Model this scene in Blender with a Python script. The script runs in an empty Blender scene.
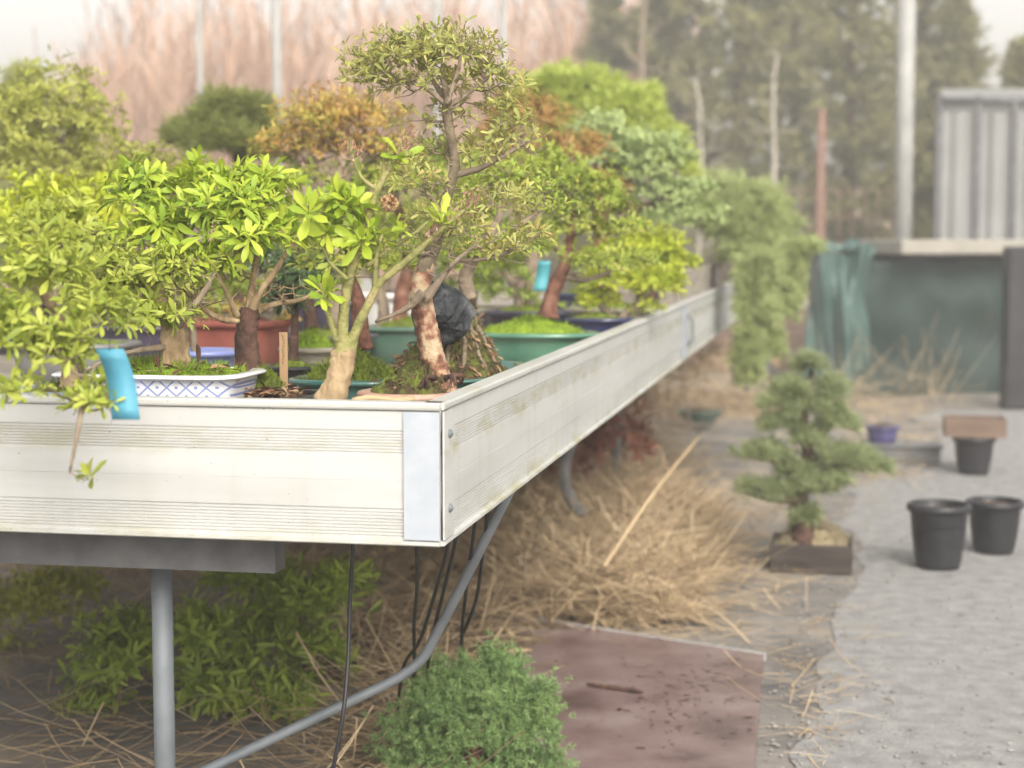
import bpy, math
import numpy as np
from mathutils import Vector
PI = math.pi
S = bpy.context.scene
COL = S.collection
rng = np.random.default_rng(7)

# ------------------------------------------------------------------ camera
FPX = 1710.0
YAW, PITCH = math.radians(10.96), math.radians(4.91)
RIM = 0.95            # height of the bench rim; its near right corner stands at x = y = 0
CAMZ = 1.20
FWD = np.array([-math.sin(YAW)*math.cos(PITCH), math.cos(YAW)*math.cos(PITCH), -math.sin(PITCH)])
RGT = np.array([math.cos(YAW), math.sin(YAW), 0.0])
UP = np.cross(RGT, FWD)
def ray(px, py): return FWD + RGT*(px-512)/FPX + UP*(384-py)/FPX
_r = ray(440, 403); _t = (RIM-CAMZ)/_r[2]
CAM = np.array([0, 0, RIM]) - _r*_t
def at(px, py, d): return CAM + ray(px, py)*d                      # point at depth d metres
def on(px, d, z):                                                   # point at depth d and height z
    y = (z - CAM[2] - FWD[2]*d)/UP[2]
    return CAM + FWD*d + RGT*(px-512)/FPX*d + UP*y
def ground(px, py, z=0.0):
    r = ray(px, py); return CAM + r*((z-CAM[2])/r[2])

cd = bpy.data.cameras.new('camera'); co = bpy.data.objects.new('camera', cd); COL.objects.link(co)
cd.sensor_width = 36; cd.lens = FPX/1024*36; cd.clip_end = 600; cd.clip_start = 0.05
co.location = CAM
co.rotation_euler = Vector(FWD).to_track_quat('-Z', 'Y').to_euler()
cd.dof.use_dof = True; cd.dof.focus_distance = 2.95; cd.dof.aperture_fstop = 3.6
S.camera = co

# ------------------------------------------------------------------ light
w = bpy.data.worlds.new('World'); S.world = w; w.use_nodes = True
nt = w.node_tree; nt.nodes.clear()
EL, AZ = math.radians(38), math.radians(152)
sky = nt.nodes.new('ShaderNodeTexSky'); sky.sky_type = 'NISHITA'; sky.sun_disc = False
sky.sun_elevation = EL; sky.sun_rotation = AZ; sky.dust_density = 4; sky.air_density = 1.0; sky.ozone_density = 1.0
hs = nt.nodes.new('ShaderNodeHueSaturation'); hs.inputs['Saturation'].default_value = 0.15
bg = nt.nodes.new('ShaderNodeBackground'); bg.inputs['Strength'].default_value = 0.15
wo = nt.nodes.new('ShaderNodeOutputWorld')
nt.links.new(sky.outputs[0], hs.inputs['Color']); wt = nt.nodes.new('ShaderNodeMix'); wt.data_type = 'RGBA'; wt.blend_type = 'MULTIPLY'; wt.inputs['Factor'].default_value = 1; wt.inputs['B'].default_value = (1.0, .955, .89, 1)   # warm grey overcast
nt.links.new(hs.outputs[0], wt.inputs['A']); nt.links.new(wt.outputs['Result'], bg.inputs[0]); nt.links.new(bg.outputs[0], wo.inputs[0])
sl = bpy.data.lights.new('sun', 'SUN'); sl.energy = 1.3; sl.angle = math.radians(28); sl.color = (1, .95, .87)
so = bpy.data.objects.new('sun', sl); COL.objects.link(so)
sd = Vector((math.sin(AZ)*math.cos(EL), math.cos(AZ)*math.cos(EL), math.sin(EL)))
so.rotation_euler = (-sd).to_track_quat('-Z', 'Y').to_euler(); so.location = (0, 0, 30)
S.view_settings.view_transform = 'Standard'; S.view_settings.look = 'None'
S.view_settings.exposure = 1.2; S.view_settings.gamma = 1
S.cycles.use_denoising = True
S.cycles.max_bounces = 6; S.cycles.volume_bounces = 0; S.cycles.transparent_max_bounces = 8
S.cycles.sample_clamp_indirect = 4

# ------------------------------------------------------------------ materials
def mat(name, cols, rough=.6, scale=8.0, detail=4, bump=0.0, bscale=None, metallic=0.0, island=0.0, transl=0.0,
        spec=.4, stretch=None, coat=0.0, lo=.3, hi=.7):
    m = bpy.data.materials.new(name); m.use_nodes = True
    n = m.node_tree.nodes; l = m.node_tree.links
    b = n['Principled BSDF']; out = n['Material Output']
    b.inputs['Roughness'].default_value = rough; b.inputs['Metallic'].default_value = metallic
    b.inputs['Specular IOR Level'].default_value = spec; b.inputs['Coat Weight'].default_value = coat
    tc = n.new('ShaderNodeTexCoord'); src = tc.outputs['Object']
    if stretch:
        mp = n.new('ShaderNodeMapping'); mp.inputs['Scale'].default_value = stretch; l.new(src, mp.inputs[0]); src = mp.outputs[0]
    nz = n.new('ShaderNodeTexNoise'); nz.inputs['Scale'].default_value = scale; nz.inputs['Detail'].default_value = detail
    l.new(src, nz.inputs['Vector'])
    mr = n.new('ShaderNodeMapRange'); mr.inputs[1].default_value = lo; mr.inputs[2].default_value = hi
    l.new(nz.outputs['Fac'], mr.inputs[0]); fac = mr.outputs[0]
    if island > 0:
        g = n.new('ShaderNodeNewGeometry'); mx = n.new('ShaderNodeMix'); mx.inputs[0].default_value = island
        l.new(fac, mx.inputs[2]); l.new(g.outputs['Random Per Island'], mx.inputs[3]); fac = mx.outputs[0]
    cr = n.new('ShaderNodeValToRGB'); e = cr.color_ramp.elements
    for i, c in enumerate(cols):
        p = i/(max(1, len(cols)-1))
        if i < 2: e[i].position = p; el = e[i]
        else: el = e.new(p)
    for i, c in enumerate(cols):
        e[i].position = i/(max(1, len(cols)-1)); e[i].color = (*c, 1)
    l.new(fac, cr.inputs[0]); l.new(cr.outputs[0], b.inputs['Base Color'])
    if bump:
        bn = n.new('ShaderNodeTexNoise'); bn.inputs['Scale'].default_value = bscale or scale*3; bn.inputs['Detail'].default_value = 6
        l.new(src, bn.inputs['Vector'])
        bp = n.new('ShaderNodeBump'); bp.inputs['Strength'].default_value = bump; bp.inputs['Distance'].default_value = .01
        l.new(bn.outputs['Fac'], bp.inputs['Height']); l.new(bp.outputs[0], b.inputs['Normal'])
    if transl:
        t = n.new('ShaderNodeBsdfTranslucent'); l.new(cr.outputs[0], t.inputs[0])
        ms = n.new('ShaderNodeMixShader'); ms.inputs[0].default_value = transl
        l.new(b.outputs[0], ms.inputs[1]); l.new(t.outputs[0], ms.inputs[2]); l.new(ms.outputs[0], out.inputs[0])
    return m
def leafmat(name, cols, transl=.34, rough=.45, scale=7, isl=.6, spec=.35):
    return mat(name, cols, rough=rough, scale=scale, detail=2, island=isl, transl=transl, spec=spec, lo=.25, hi=.75)

L_BRIGHT = leafmat('young_leaf', [(.11,.20,.03), (.30,.42,.04), (.44,.53,.055), (.54,.60,.09)])
L_MID = leafmat('azalea_leaf', [(.15,.23,.04), (.26,.35,.05), (.38,.44,.07), (.46,.38,.11)])
L_TALL = leafmat('tall_azalea_leaf', [(.18,.21,.06), (.33,.35,.10), (.44,.44,.13), (.46,.31,.12)])
L_YEL = leafmat('yellow_leaf', [(.28,.37,.03), (.44,.50,.04), (.56,.57,.055)])
L_ORANGE = leafmat('orange_leaf', [(.45,.17,.07), (.48,.29,.08), (.45,.40,.09), (.36,.42,.08)])
L_RED = leafmat('reddish_leaf', [(.30,.13,.05), (.40,.20,.07), (.36,.28,.07), (.34,.34,.08)])
L_BLUE = leafmat('grey_green_leaf', [(.25,.33,.13), (.36,.45,.18), (.48,.55,.25)])
L_OLIVE = leafmat('olive_leaf', [(.22,.24,.05), (.34,.36,.07), (.43,.45,.10)])
L_DARK = leafmat('dark_needle', [(.15,.18,.05), (.22,.25,.07), (.29,.31,.09)])
L_LIME = leafmat('lime_needle', [(.35,.43,.09), (.48,.56,.13), (.57,.62,.18)])
L_CASC = leafmat('cascade_needle', [(.27,.32,.13), (.39,.45,.19), (.50,.55,.25)])
L_PINE = leafmat('pine_needle', [(.19,.235,.115), (.29,.34,.165), (.41,.46,.23)])
L_JUN = leafmat('juniper_leaf', [(.13,.23,.09), (.23,.35,.13), (.36,.48,.19)], scale=14)
L_WEED = leafmat('undergrowth_leaf', [(.16,.23,.04), (.27,.36,.055), (.40,.47,.08)])
L_OVER = leafmat('overhang_leaf', [(.13,.19,.035), (.31,.38,.055), (.43,.48,.08), (.50,.54,.13)])
L_DRY = leafmat('dry_red_leaf', [(.10,.03,.02), (.18,.06,.035), (.24,.10,.05)], transl=.1)
L_CON = leafmat('conifer_needle', [(.15,.145,.06), (.24,.23,.095), (.33,.32,.13)], transl=.3)
BARK_TAN = mat('tan_bark', [(.15,.10,.055), (.32,.23,.13), (.46,.35,.21)], .85, 42, bump=1, bscale=60, stretch=(1,1,.45))
BARK_GREEN = mat('green_bark', [(.13,.13,.045), (.22,.215,.07), (.31,.25,.12)], .7, 34, bump=.8, bscale=90)
BARK_MOTTLE = mat('mottled_bark', [(.12,.055,.035), (.24,.11,.07), (.38,.27,.17), (.42,.33,.22)], .85, 34, bump=1, bscale=70, lo=.38, hi=.62)
BARK_RED = mat('red_bark', [(.08,.03,.02), (.16,.07,.045), (.25,.13,.09)], .8, 30, bump=.8, bscale=80)
BARK_DARK = mat('dark_bark', [(.03,.018,.014), (.07,.035,.025), (.13,.07,.05)], .85, 26, bump=1, bscale=60)
BARK_GREY = mat('grey_bark', [(.14,.11,.08), (.23,.18,.13), (.32,.26,.19)], .85, 25, bump=.6)
BARK_OLD = mat('old_grey_bark', [(.07,.055,.035), (.14,.11,.07), (.22,.18,.12)], .85, 25, bump=.8)
BARK_PALE = mat('pale_bark', [(.32,.29,.24), (.45,.42,.36)], .85, 6, bump=.4)
MOSS = mat('moss', [(.05,.055,.015), (.11,.14,.02), (.18,.24,.02), (.26,.30,.03)], .95, 26, bump=1, bscale=120, island=.35)
MOSSD = mat('dark_moss', [(.03,.02,.012), (.08,.06,.025), (.13,.16,.025), (.22,.26,.04)], .95, 30, detail=8, bump=1, bscale=120, island=.3)
MOSSB = mat('bright_moss', [(.10,.15,.015), (.20,.30,.02), (.30,.40,.03)], .95, 20, bump=1, bscale=120, island=.35)
SOIL = mat('soil', [(.03,.02,.013), (.08,.05,.03), (.16,.10,.06)], .95, 45, bump=1, bscale=90)
LITTER = mat('leaf_litter', [(.06,.03,.018), (.18,.09,.05), (.33,.20,.11), (.36,.28,.16)], .8, 10, island=.85)
def glaze(name, a, b_, rough=.16): return mat(name, [a, b_], rough, 9, bump=.06, bscale=30, spec=.6, coat=.4)
G_TEAL = glaze('teal_glaze', (.025,.10,.09), (.07,.19,.16))
G_GREEN = glaze('green_glaze', (.03,.11,.075), (.10,.24,.16))
G_DKGREEN = glaze('dull_green_glaze', (.045,.10,.075), (.09,.16,.12), .35)
G_NAVY = glaze('navy_glaze', (.012,.016,.06), (.03,.035,.12))
G_PURPLE = glaze('dark_violet_glaze', (.02,.02,.04), (.06,.05,.09), .3)
G_BLUE = glaze('periwinkle_glaze', (.16,.20,.50), (.25,.30,.58), .3)
G_WHITE = glaze('white_glaze', (.66,.66,.64), (.76,.76,.75), .3)
C_TERRA = mat('terracotta', [(.17,.045,.035), (.24,.07,.052), (.30,.11,.08)], .75, 9, bump=.15)
C_PINK = mat('pink_clay', [(.36,.20,.15), (.50,.33,.26)], .8, 14, bump=.2)
C_GREY = mat('grey_clay', [(.13,.12,.09), (.22,.20,.16), (.32,.29,.23)], .7, 12, bump=.2, stretch=(1,1,5))
PL_BLACK = mat('black_plastic', [(.010,.010,.013), (.03,.03,.035)], .4, 8, bump=.1)
PL_GREY = mat('grey_plastic', [(.12,.12,.12), (.2,.2,.2)], .5, 8)
ROCK = mat('slate_rock', [(.012,.014,.018), (.035,.04,.048), (.12,.125,.13)], .5, 22, detail=8, bump=1, bscale=50, lo=.38, hi=.66)
STEEL = mat('galvanised_steel', [(.13,.15,.165), (.20,.22,.24)], .6, 14, metallic=.2)
STEEL_DK = mat('dark_steel', [(.07,.07,.075), (.14,.14,.145)], .55, 14, metallic=.3)
WHITE_PAINT = mat('white_painted_metal', [(.25,.25,.24), (.33,.33,.315)], .5, 6)
HOSE = mat('black_rubber', [(.008,.008,.009), (.02,.02,.022)], .45, 20)
TAG = mat('turquoise_tag', [(.055,.27,.32), (.10,.36,.40)], .55, 10, transl=.15)
TAGB = mat('blue_tag', [(.06,.25,.36), (.10,.34,.45)], .55, 10, transl=.15)
STRAW = mat('straw', [(.09,.055,.03), (.30,.21,.12), (.50,.38,.23), (.66,.53,.36)], .7, 3, island=.7)
WOOD_NEW = mat('pale_wood', [(.40,.25,.13), (.54,.37,.21)], .7, 10, stretch=(6,6,1), bump=.2)
WOOD_GREY = mat('weathered_wood', [(.17,.145,.12), (.27,.24,.20), (.36,.32,.27)], .85, 5, stretch=(1,1,7), bump=.5)
WOOD_BROWN = mat('brown_boards', [(.12,.08,.06), (.20,.14,.105)], .8, 4, stretch=(1,1,6), bump=.4)
WOOD_DARK = mat('dark_wood', [(.025,.02,.017), (.06,.048,.04)], .8, 6, stretch=(1,1,6), bump=.4)
RUST = mat('rusty_steel', [(.20,.11,.085), (.28,.17,.13)], .8, 14)
BEIGE = mat('beige_board', [(.25,.235,.20), (.33,.31,.27)], .8, 5)
INK = mat('ink', [(.02,.02,.03), (.04,.04,.05)], .8, 10)

def aluminium(name, axis):
    """Anodised board: pale, with algae and dirt streaks that collect on the ribs."""
    m = mat(name, [(.43,.435,.425), (.50,.505,.495), (.54,.545,.535)], .42, 5, spec=.5, metallic=.12, bump=.04, bscale=200,
            stretch=(1, .25, 3) if axis == 'y' else (.25, 1, 3))
    n = m.node_tree.nodes; l = m.node_tree.links; b = n['Principled BSDF']
    ramp = [x for x in n if x.type == 'VALTORGB'][0]
    tc = n.new('ShaderNodeTexCoord')
    mp = n.new('ShaderNodeMapping'); mp.inputs['Scale'].default_value = (5, 5, 14); l.new(tc.outputs['Object'], mp.inputs[0])
    nz = n.new('ShaderNodeTexNoise'); nz.inputs['Scale'].default_value = 1.4; nz.inputs['Detail'].default_value = 9; nz.inputs['Roughness'].default_value = .7
    l.new(mp.outputs[0], nz.inputs['Vector'])
    sx = n.new('ShaderNodeSeparateXYZ'); l.new(tc.outputs['Object'], sx.inputs[0])
    zr = n.new('ShaderNodeValToRGB'); zr.color_ramp.interpolation = 'LINEAR'
    mrz = n.new('ShaderNodeMapRange'); mrz.inputs[1].default_value = RIM-.22; mrz.inputs[2].default_value = RIM
    l.new(sx.outputs['Z'], mrz.inputs[0]); l.new(mrz.outputs[0], zr.inputs[0])
    e = zr.color_ramp.elements
    amt = 1.0 if axis == 'y' else .55
    stops = [(0, .9), (.05, .75), (.12, .35), (.22, .15), (.30, .1), (.58, .12), (.64, .75), (.76, .65), (.82, .1), (.93, .1), (.965, .4), (1, .25)]
    e[0].position, e[1].position = 0, 1
    for p, _ in stops[1:-1]: e.new(p)
    for i, (p, v) in enumerate(stops): e[i].position = p; e[i].color = (v*amt, v*amt, v*amt, 1)
    r2 = n.new('ShaderNodeMapRange'); r2.inputs[1].default_value = .47; r2.inputs[2].default_value = .66; l.new(nz.outputs['Fac'], r2.inputs[0])
    mu = n.new('ShaderNodeMath'); mu.operation = 'MULTIPLY'; l.new(r2.outputs[0], mu.inputs[0]); l.new(zr.outputs[0], mu.inputs[1])
    mp3 = n.new('ShaderNodeMapping'); mp3.inputs['Scale'].default_value = (26, 26, 2.2); l.new(tc.outputs['Object'], mp3.inputs[0])
    n3 = n.new('ShaderNodeTexNoise'); n3.inputs['Scale'].default_value = 1.0; n3.inputs['Detail'].default_value = 7; l.new(mp3.outputs[0], n3.inputs['Vector'])
    r3 = n.new('ShaderNodeMapRange'); r3.inputs[1].default_value = .52; r3.inputs[2].default_value = .80; r3.inputs[4].default_value = .45 if axis == 'y' else .22; l.new(n3.outputs['Fac'], r3.inputs[0])
    m3 = n.new('ShaderNodeMix'); m3.data_type = 'RGBA'; m3.inputs['B'].default_value = (.36, .35, .31, 1); l.new(r3.outputs[0], m3.inputs['Factor']); l.new(ramp.outputs[0], m3.inputs['A'])
    n4 = n.new('ShaderNodeTexNoise'); n4.inputs['Scale'].default_value = 130; n4.inputs['Detail'].default_value = 3; l.new(tc.outputs['Object'], n4.inputs['Vector'])
    r4 = n.new('ShaderNodeMapRange'); r4.inputs[1].default_value = .70; r4.inputs[2].default_value = .76; l.new(n4.outputs['Fac'], r4.inputs[0])
    m4 = n.new('ShaderNodeMix'); m4.data_type = 'RGBA'; m4.inputs['B'].default_value = (.16, .14, .10, 1); l.new(r4.outputs[0], m4.inputs['Factor']); l.new(m3.outputs['Result'], m4.inputs['A'])
    mx = n.new('ShaderNodeMix'); mx.data_type = 'RGBA'; mx.inputs['B'].default_value = (.30, .28, .11, 1)
    l.new(mu.outputs[0], mx.inputs['Factor']); l.new(m4.outputs['Result'], mx.inputs['A']); l.new(mx.outputs['Result'], b.inputs['Base Color'])
    return m
ALU_F = aluminium('anodised_board_front', 'x'); ALU_S = aluminium('anodised_board_side', 'y')
ALU_PLATE = mat('aluminium_sheet', [(.40,.44,.50), (.46,.50,.55)], .4, 25, metallic=.25, bump=.05)

def porcelain():
    m = mat('lattice_porcelain', [(.70,.72,.76), (.78,.79,.82)], .2, 6, spec=.6, coat=.3)
    n = m.node_tree.nodes; l = m.node_tree.links; b = n['Principled BSDF']; ramp = [x for x in n if x.type == 'VALTORGB'][0]
    tc = n.new('ShaderNodeTexCoord'); outs = []
    def math_(op, a, bb=None, v=None):
        k = n.new('ShaderNodeMath'); k.operation = op; l.new(a, k.inputs[0])
        if bb is not None: l.new(bb, k.inputs[1])
        elif v is not None: k.inputs[1].default_value = v
        return k.outputs[0]
    sx = n.new('ShaderNodeSeparateXYZ'); l.new(tc.outputs['Object'], sx.inputs[0])
    for sgn in (1, -1):
        d = math_('MULTIPLY', sx.outputs['Z'], v=1.15*sgn)
        u = math_('MULTIPLY', math_('ADD', sx.outputs['X'], d), v=30)
        f = math_('ABSOLUTE', math_('SUBTRACT', math_('FRACT', u), v=.5))
        outs.append(math_('GREATER_THAN', f, v=.43)); outs.append(f)
    lat = math_('MAXIMUM', outs[0], outs[2])
    dot = math_('LESS_THAN', math_('ADD', outs[1], outs[3]), v=.16)
    pat = math_('MAXIMUM', lat, dot)
    z1 = math_('GREATER_THAN', sx.outputs['Z'], v=.022); z2 = math_('LESS_THAN', sx.outputs['Z'], v=.112)
    pat = math_('MULTIPLY', math_('MULTIPLY', pat, z1), z2)
    band = math_('GREATER_THAN', math_('SUBTRACT', z1, z2), v=-2)
    pat = math_('MULTIPLY', pat, v=.75)
    mx = n.new('ShaderNodeMix'); mx.data_type = 'RGBA'; mx.inputs['B'].default_value = (.10, .17, .52, 1)
    l.new(pat, mx.inputs['Factor']); l.new(ramp.outputs[0], mx.inputs['A']); l.new(mx.outputs['Result'], b.inputs['Base Color'])
    return m
G_PORC = porcelain()

# ------------------------------------------------------------------ mesh building
class MB:
    def __init__(s): s.v = []; s.f = []; s.n = 0
    def add(s, V, F):
        V = np.asarray(V, float).reshape(-1, 3); s.v.append(V)
        if isinstance(F, np.ndarray): s.f += (F + s.n).tolist()
        else: s.f += [[i + s.n for i in f] for f in F]
        s.n += len(V)
    def box(s, c, d, rz=0.0, bev=0.0):
        x, y, z = [k/2 for k in d]; ca, sa = math.cos(rz), math.sin(rz)
        if bev <= 0:
            V = np.array([[i*x, j*y, k*z] for k in (-1, 1) for i, j in ((-1,-1),(1,-1),(1,1),(-1,1))])
            F = [[3,2,1,0],[4,5,6,7],[0,1,5,4],[1,2,6,5],[2,3,7,6],[3,0,4,7]]
        else:
            b = bev; rings = []
            for zz, ins in ((-z, b), (-z+b, 0), (z-b, 0), (z, b)):
                X, Y = x-ins, y-ins
                rings.append([[-X+b,-Y,zz],[X-b,-Y,zz],[X,-Y+b,zz],[X,Y-b,zz],[X-b,Y,zz],[-X+b,Y,zz],[-X,Y-b,zz],[-X,-Y+b,zz]])
            V = np.array(rings).reshape(-1, 3); F = [list(range(7,-1,-1)), list(range(24,32))]
            for r in range(3):
                for i in range(8): F.append([r*8+i, r*8+(i+1)%8, (r+1)*8+(i+1)%8, (r+1)*8+i])
        R = np.array([[ca,-sa,0],[sa,ca,0],[0,0,1]])
        s.add(V @ R.T + np.array(c), F)
    def tube(s, pts, rad, sides=8, caps=True, jit=0.0):
        P = np.asarray(pts, float); n = len(P); rad = np.broadcast_to(np.asarray(rad, float), (n,))
        T = np.gradient(P, axis=0); T /= np.linalg.norm(T, axis=1, keepdims=True) + 1e-12
        a = np.array([0, 0, 1.]) if abs(T[0][2]) < .9 else np.array([1., 0, 0])
        u = np.cross(T[0], a); u /= np.linalg.norm(u); V = []
        th = np.arange(sides)*2*PI/sides
        for i in range(n):
            u = u - T[i]*np.dot(u, T[i]); u /= np.linalg.norm(u) + 1e-12; v = np.cross(T[i], u)
            r = rad[i]*(1 + (rng.normal(0, jit, sides) if jit else 0))
            V.append(P[i] + np.outer(np.cos(th)*r, u) + np.outer(np.sin(th)*r, v))
        F = [[i*sides+k, i*sides+(k+1) % sides, (i+1)*sides+(k+1) % sides, (i+1)*sides+k] for i in range(n-1) for k in range(sides)]
        if caps: F += [list(range(sides-1, -1, -1)), list(range((n-1)*sides, n*sides))]
        s.add(np.concatenate(V), F)
    def prism(s, poly, z0, z1):
        n = len(poly); V = [[*p[:2], z0] for p in poly] + [[*p[:2], z1] for p in poly]
        s.add(V, [list(range(n-1,-1,-1)), list(range(n,2*n))] + [[i,(i+1)%n,n+(i+1)%n,n+i] for i in range(n)])
    def build(s, name, m, parent=None, smooth=True, origin=None):
        me = bpy.data.meshes.new(name); V = np.concatenate(s.v)
        if origin is not None: V = V - np.asarray(origin)
        me.from_pydata(V.tolist(), [], s.f)
        if smooth: me.shade_smooth()
        me.materials.append(m); o = bpy.data.objects.new(name, me); COL.objects.link(o)
        if parent is not None: o.parent = parent
        elif origin is not None: o.location = origin
        return o
def tag(o, label, cat, group=None, kind=None):
    if label: o['label'] = label
    if cat: o['category'] = cat
    if group: o['group'] = group
    if kind: o['kind'] = kind
    return o
def empty(name, loc, label, cat, group=None):
    o = bpy.data.objects.new(name, None); o.empty_display_size = .05; o.location = loc; COL.objects.link(o)
    return tag(o, label, cat, group)
def copy_tree(o, parent=None):
    c = o.copy(); COL.objects.link(c)
    if parent is not None: c.parent = parent
    for ch in list(o.children): copy_tree(ch, c)
    return c
def structure(o): o['kind'] = 'structure'; return o

def spline(pts, k=6):
    P = np.asarray(pts, float)
    Q = np.vstack([2*P[0]-P[1], P, 2*P[-1]-P[-2]]); out = []
    for i in range(1, len(Q)-2):
        p0, p1, p2, p3 = Q[i-1:i+3]
        for t in np.arange(k)/k:
            out.append(.5*((2*p1)+(-p0+p2)*t+(2*p0-5*p1+4*p2-p3)*t*t+(-p0+3*p1-3*p2+p3)*t**3))
    out.append(P[-1]); return np.array(out)

# ---- leaves
def unit(v): return v/(np.linalg.norm(v, axis=-1, keepdims=True)+1e-12)
def leaves(mb, P, D, N, L, W, droop=.15):
    """Obovate leaves folded along the midrib: P base, D direction, N upper side."""
    D = unit(D); N = unit(N - D*np.sum(N*D, 1, keepdims=True)); B = np.cross(D, N)
    L = np.asarray(L)[:, None]; W = np.asarray(W)[:, None]; up = W*.28
    up = up*.7; k_ = rng.uniform(.7, 1.5, (len(P), 1))*droop; rows = [P]
    for t, wd in ((.30, .22), (.58, .43), (.82, .42)):
        c = P+D*L*t-N*L*(k_*t*t); rows += [c+B*W*wd+N*up*wd*2, c, c-B*W*wd+N*up*wd*2]
    rows.append(P+D*L-N*L*k_)
    V = np.stack(rows, 1).reshape(-1, 3); base = (np.arange(len(P))*11)[:, None, None]
    tri = np.array([[0,1,2],[0,2,3],[8,7,10],[9,8,10]]) + base
    quad = np.array([[2,1,4,5],[3,2,5,6],[5,4,7,8],[6,5,8,9]]) + base
    n0 = mb.n; mb.v.append(V); mb.f += (tri.reshape(-1,3)+n0).tolist() + (quad.reshape(-1,4)+n0).tolist(); mb.n += len(V)
def needles(mb, P, D, L, W):
    D = unit(D); B = unit(np.cross(D, rng.normal(size=D.shape)))
    L = np.asarray(L)[:, None]; W = np.asarray(W)[:, None]
    V = np.stack([P-B*W/2, P+B*W/2, P+D*L*.6+B*W*.4, P+D*L, P+D*L*.6-B*W*.4], 1).reshape(-1, 3)
    F = np.array([0,1,2,3,4]) + (np.arange(len(P))*5)[:, None]
    n0 = mb.n; mb.v.append(V); mb.f += (F+n0).tolist(); mb.n += len(V)
def whorls(mb, tips, axes, k, L, W, spread=(30, 80)):
    n = len(tips); sz = rng.uniform(.6, 1.15, n); kk = rng.integers(max(2, k-3), k+3, n); idx = np.repeat(np.arange(n), kk); m = len(idx)
    A = unit(axes[idx]); u = unit(np.cross(A, [0.31, .52, .79])); v = np.cross(A, u)
    ph = rng.uniform(0, 2*PI, n)[idx] + np.concatenate([np.arange(c)*2.4 for c in kk]) + rng.normal(0, .25, m)
    th = np.radians(rng.uniform(*spread, m)); out = u*np.cos(ph)[:, None]+v*np.sin(ph)[:, None]
    D = A*np.cos(th)[:, None]+out*np.sin(th)[:, None]+rng.normal(0, .12, (m, 3))
    N = A*np.sin(th)[:, None]-out*np.cos(th)[:, None]
    l = L*rng.uniform(.5, 1.12, m)*sz[idx]
    leaves(mb, tips[idx]-A*(rng.uniform(0, .35, m)*L)[:, None], D, N + rng.normal(0, .3, (m, 3)), l, l*W*rng.uniform(.85, 1.15, m), rng.uniform(.05, .3))
def tufts(mb, tips, axes, k, L, W, cone=70, back=.8):
    n = len(tips); idx = np.repeat(np.arange(n), k); m = len(idx)
    A = unit(axes[idx]); u = unit(np.cross(A, [0.31, .52, .79])); v = np.cross(A, u)
    ph = rng.uniform(0, 2*PI, m); th = np.radians(cone)*np.sqrt(rng.uniform(0, 1, m)); out = u*np.cos(ph)[:, None]+v*np.sin(ph)[:, None]
    D = A*np.cos(th)[:, None]+out*np.sin(th)[:, None]
    needles(mb, tips[idx]-A*(rng.uniform(0, back, m)*L)[:, None], D, L*rng.uniform(.6, 1.15, m), np.full(m, W)*rng.uniform(.7, 1.3, m))

def sample_pads(pads, n, low=-.35, inner=.72, flat=.0):
    """Twig tips through the outer layer of the ellipsoids; returns the tips and their axes."""
    vol = np.array([p[1][0]*p[1][2]+p[1][0]*p[1][1] for p in pads])*np.array([p[2] if len(p) > 2 else 1 for p in pads]); vol /= vol.sum(); T = []; A = []
    for (p, q) in zip(pads, vol):
        m = max(3, int(round(n*q))); d = unit(rng.normal(size=(m*4, 3))); d = d[d[:, 2] > low][:m]
        lump = 1 + .13*np.sin(d[:, 0]*7+p[0][0]*31)+.13*np.sin(d[:, 1]*8+p[0][1]*23)+.1*np.sin(d[:, 2]*9+p[0][2]*17)
        r = rng.uniform(inner, 1.05, len(d))*lump
        T.append(np.array(p[0])+d*r[:, None]*np.array(p[1])); A.append(unit(d*[1, 1, .8]+[0, 0, .45+flat]+rng.normal(0, .25, d.shape)))
    return np.concatenate(T), np.concatenate(A)

def grow(stems, tips, rtip, jitter=.12, power=.42, reach=None, sag=.0):
    """Skeleton: the given stems, then every tip joined to the nearest wood already there. Returns segments with radii."""
    nodes, par, fixed = [], [], []
    for st in stems:
        p, r = st
        start = -1
        if nodes:
            dd = np.linalg.norm(np.array(nodes)-p[0], axis=1); start = int(dd.argmin())
        for i in range(len(p)):
            nodes.append(np.array(p[i])); par.append(start); fixed.append(r[i]); start = len(nodes)-1
    base = np.array(nodes)
    order = np.argsort([np.linalg.norm(base-t, axis=1).min() for t in tips])
    cap = len(nodes)+len(tips)*4+10
    arr = np.zeros((cap, 3)); arr[:len(nodes)] = base; n = len(nodes); cnt0 = n
    root = base[0]
    for i in order:
        t = tips[i]; d = np.linalg.norm(arr[:n]-t, axis=1)
        d2 = d + .25*np.linalg.norm(arr[:n]-root, axis=1)*0 + np.maximum(0, arr[:n, 2]-t[2])*1.2
        j = int(d2.argmin()); a = arr[j].copy(); L = np.linalg.norm(t-a)
        k = 1 if L < .012 else (2 if L < .05 else 4)
        p = j
        for q in range(1, k+1):
            f = q/k; x = a+(t-a)*f
            if q < k: x = x+rng.normal(0, jitter*L/k*1.2, 3)+np.array([0, 0, -1])*L*sag*math.sin(PI*f)
            arr[n] = x; par.append(p); fixed.append(None); p = n; n += 1
    cnt = np.zeros(n)
    kids = np.zeros(n, int)
    for i in range(n-1, -1, -1):
        if kids[i] == 0: cnt[i] += 1
        if par[i] >= 0: cnt[par[i]] += cnt[i]; kids[par[i]] += 1
    rad = rtip*cnt**power
    for i in range(n):
        if fixed[i] is not None: rad[i] = fixed[i]
        elif par[i] >= 0: rad[i] = min(rad[i], rad[par[i]]*.85)
    return arr[:n], par, rad, cnt0
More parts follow.
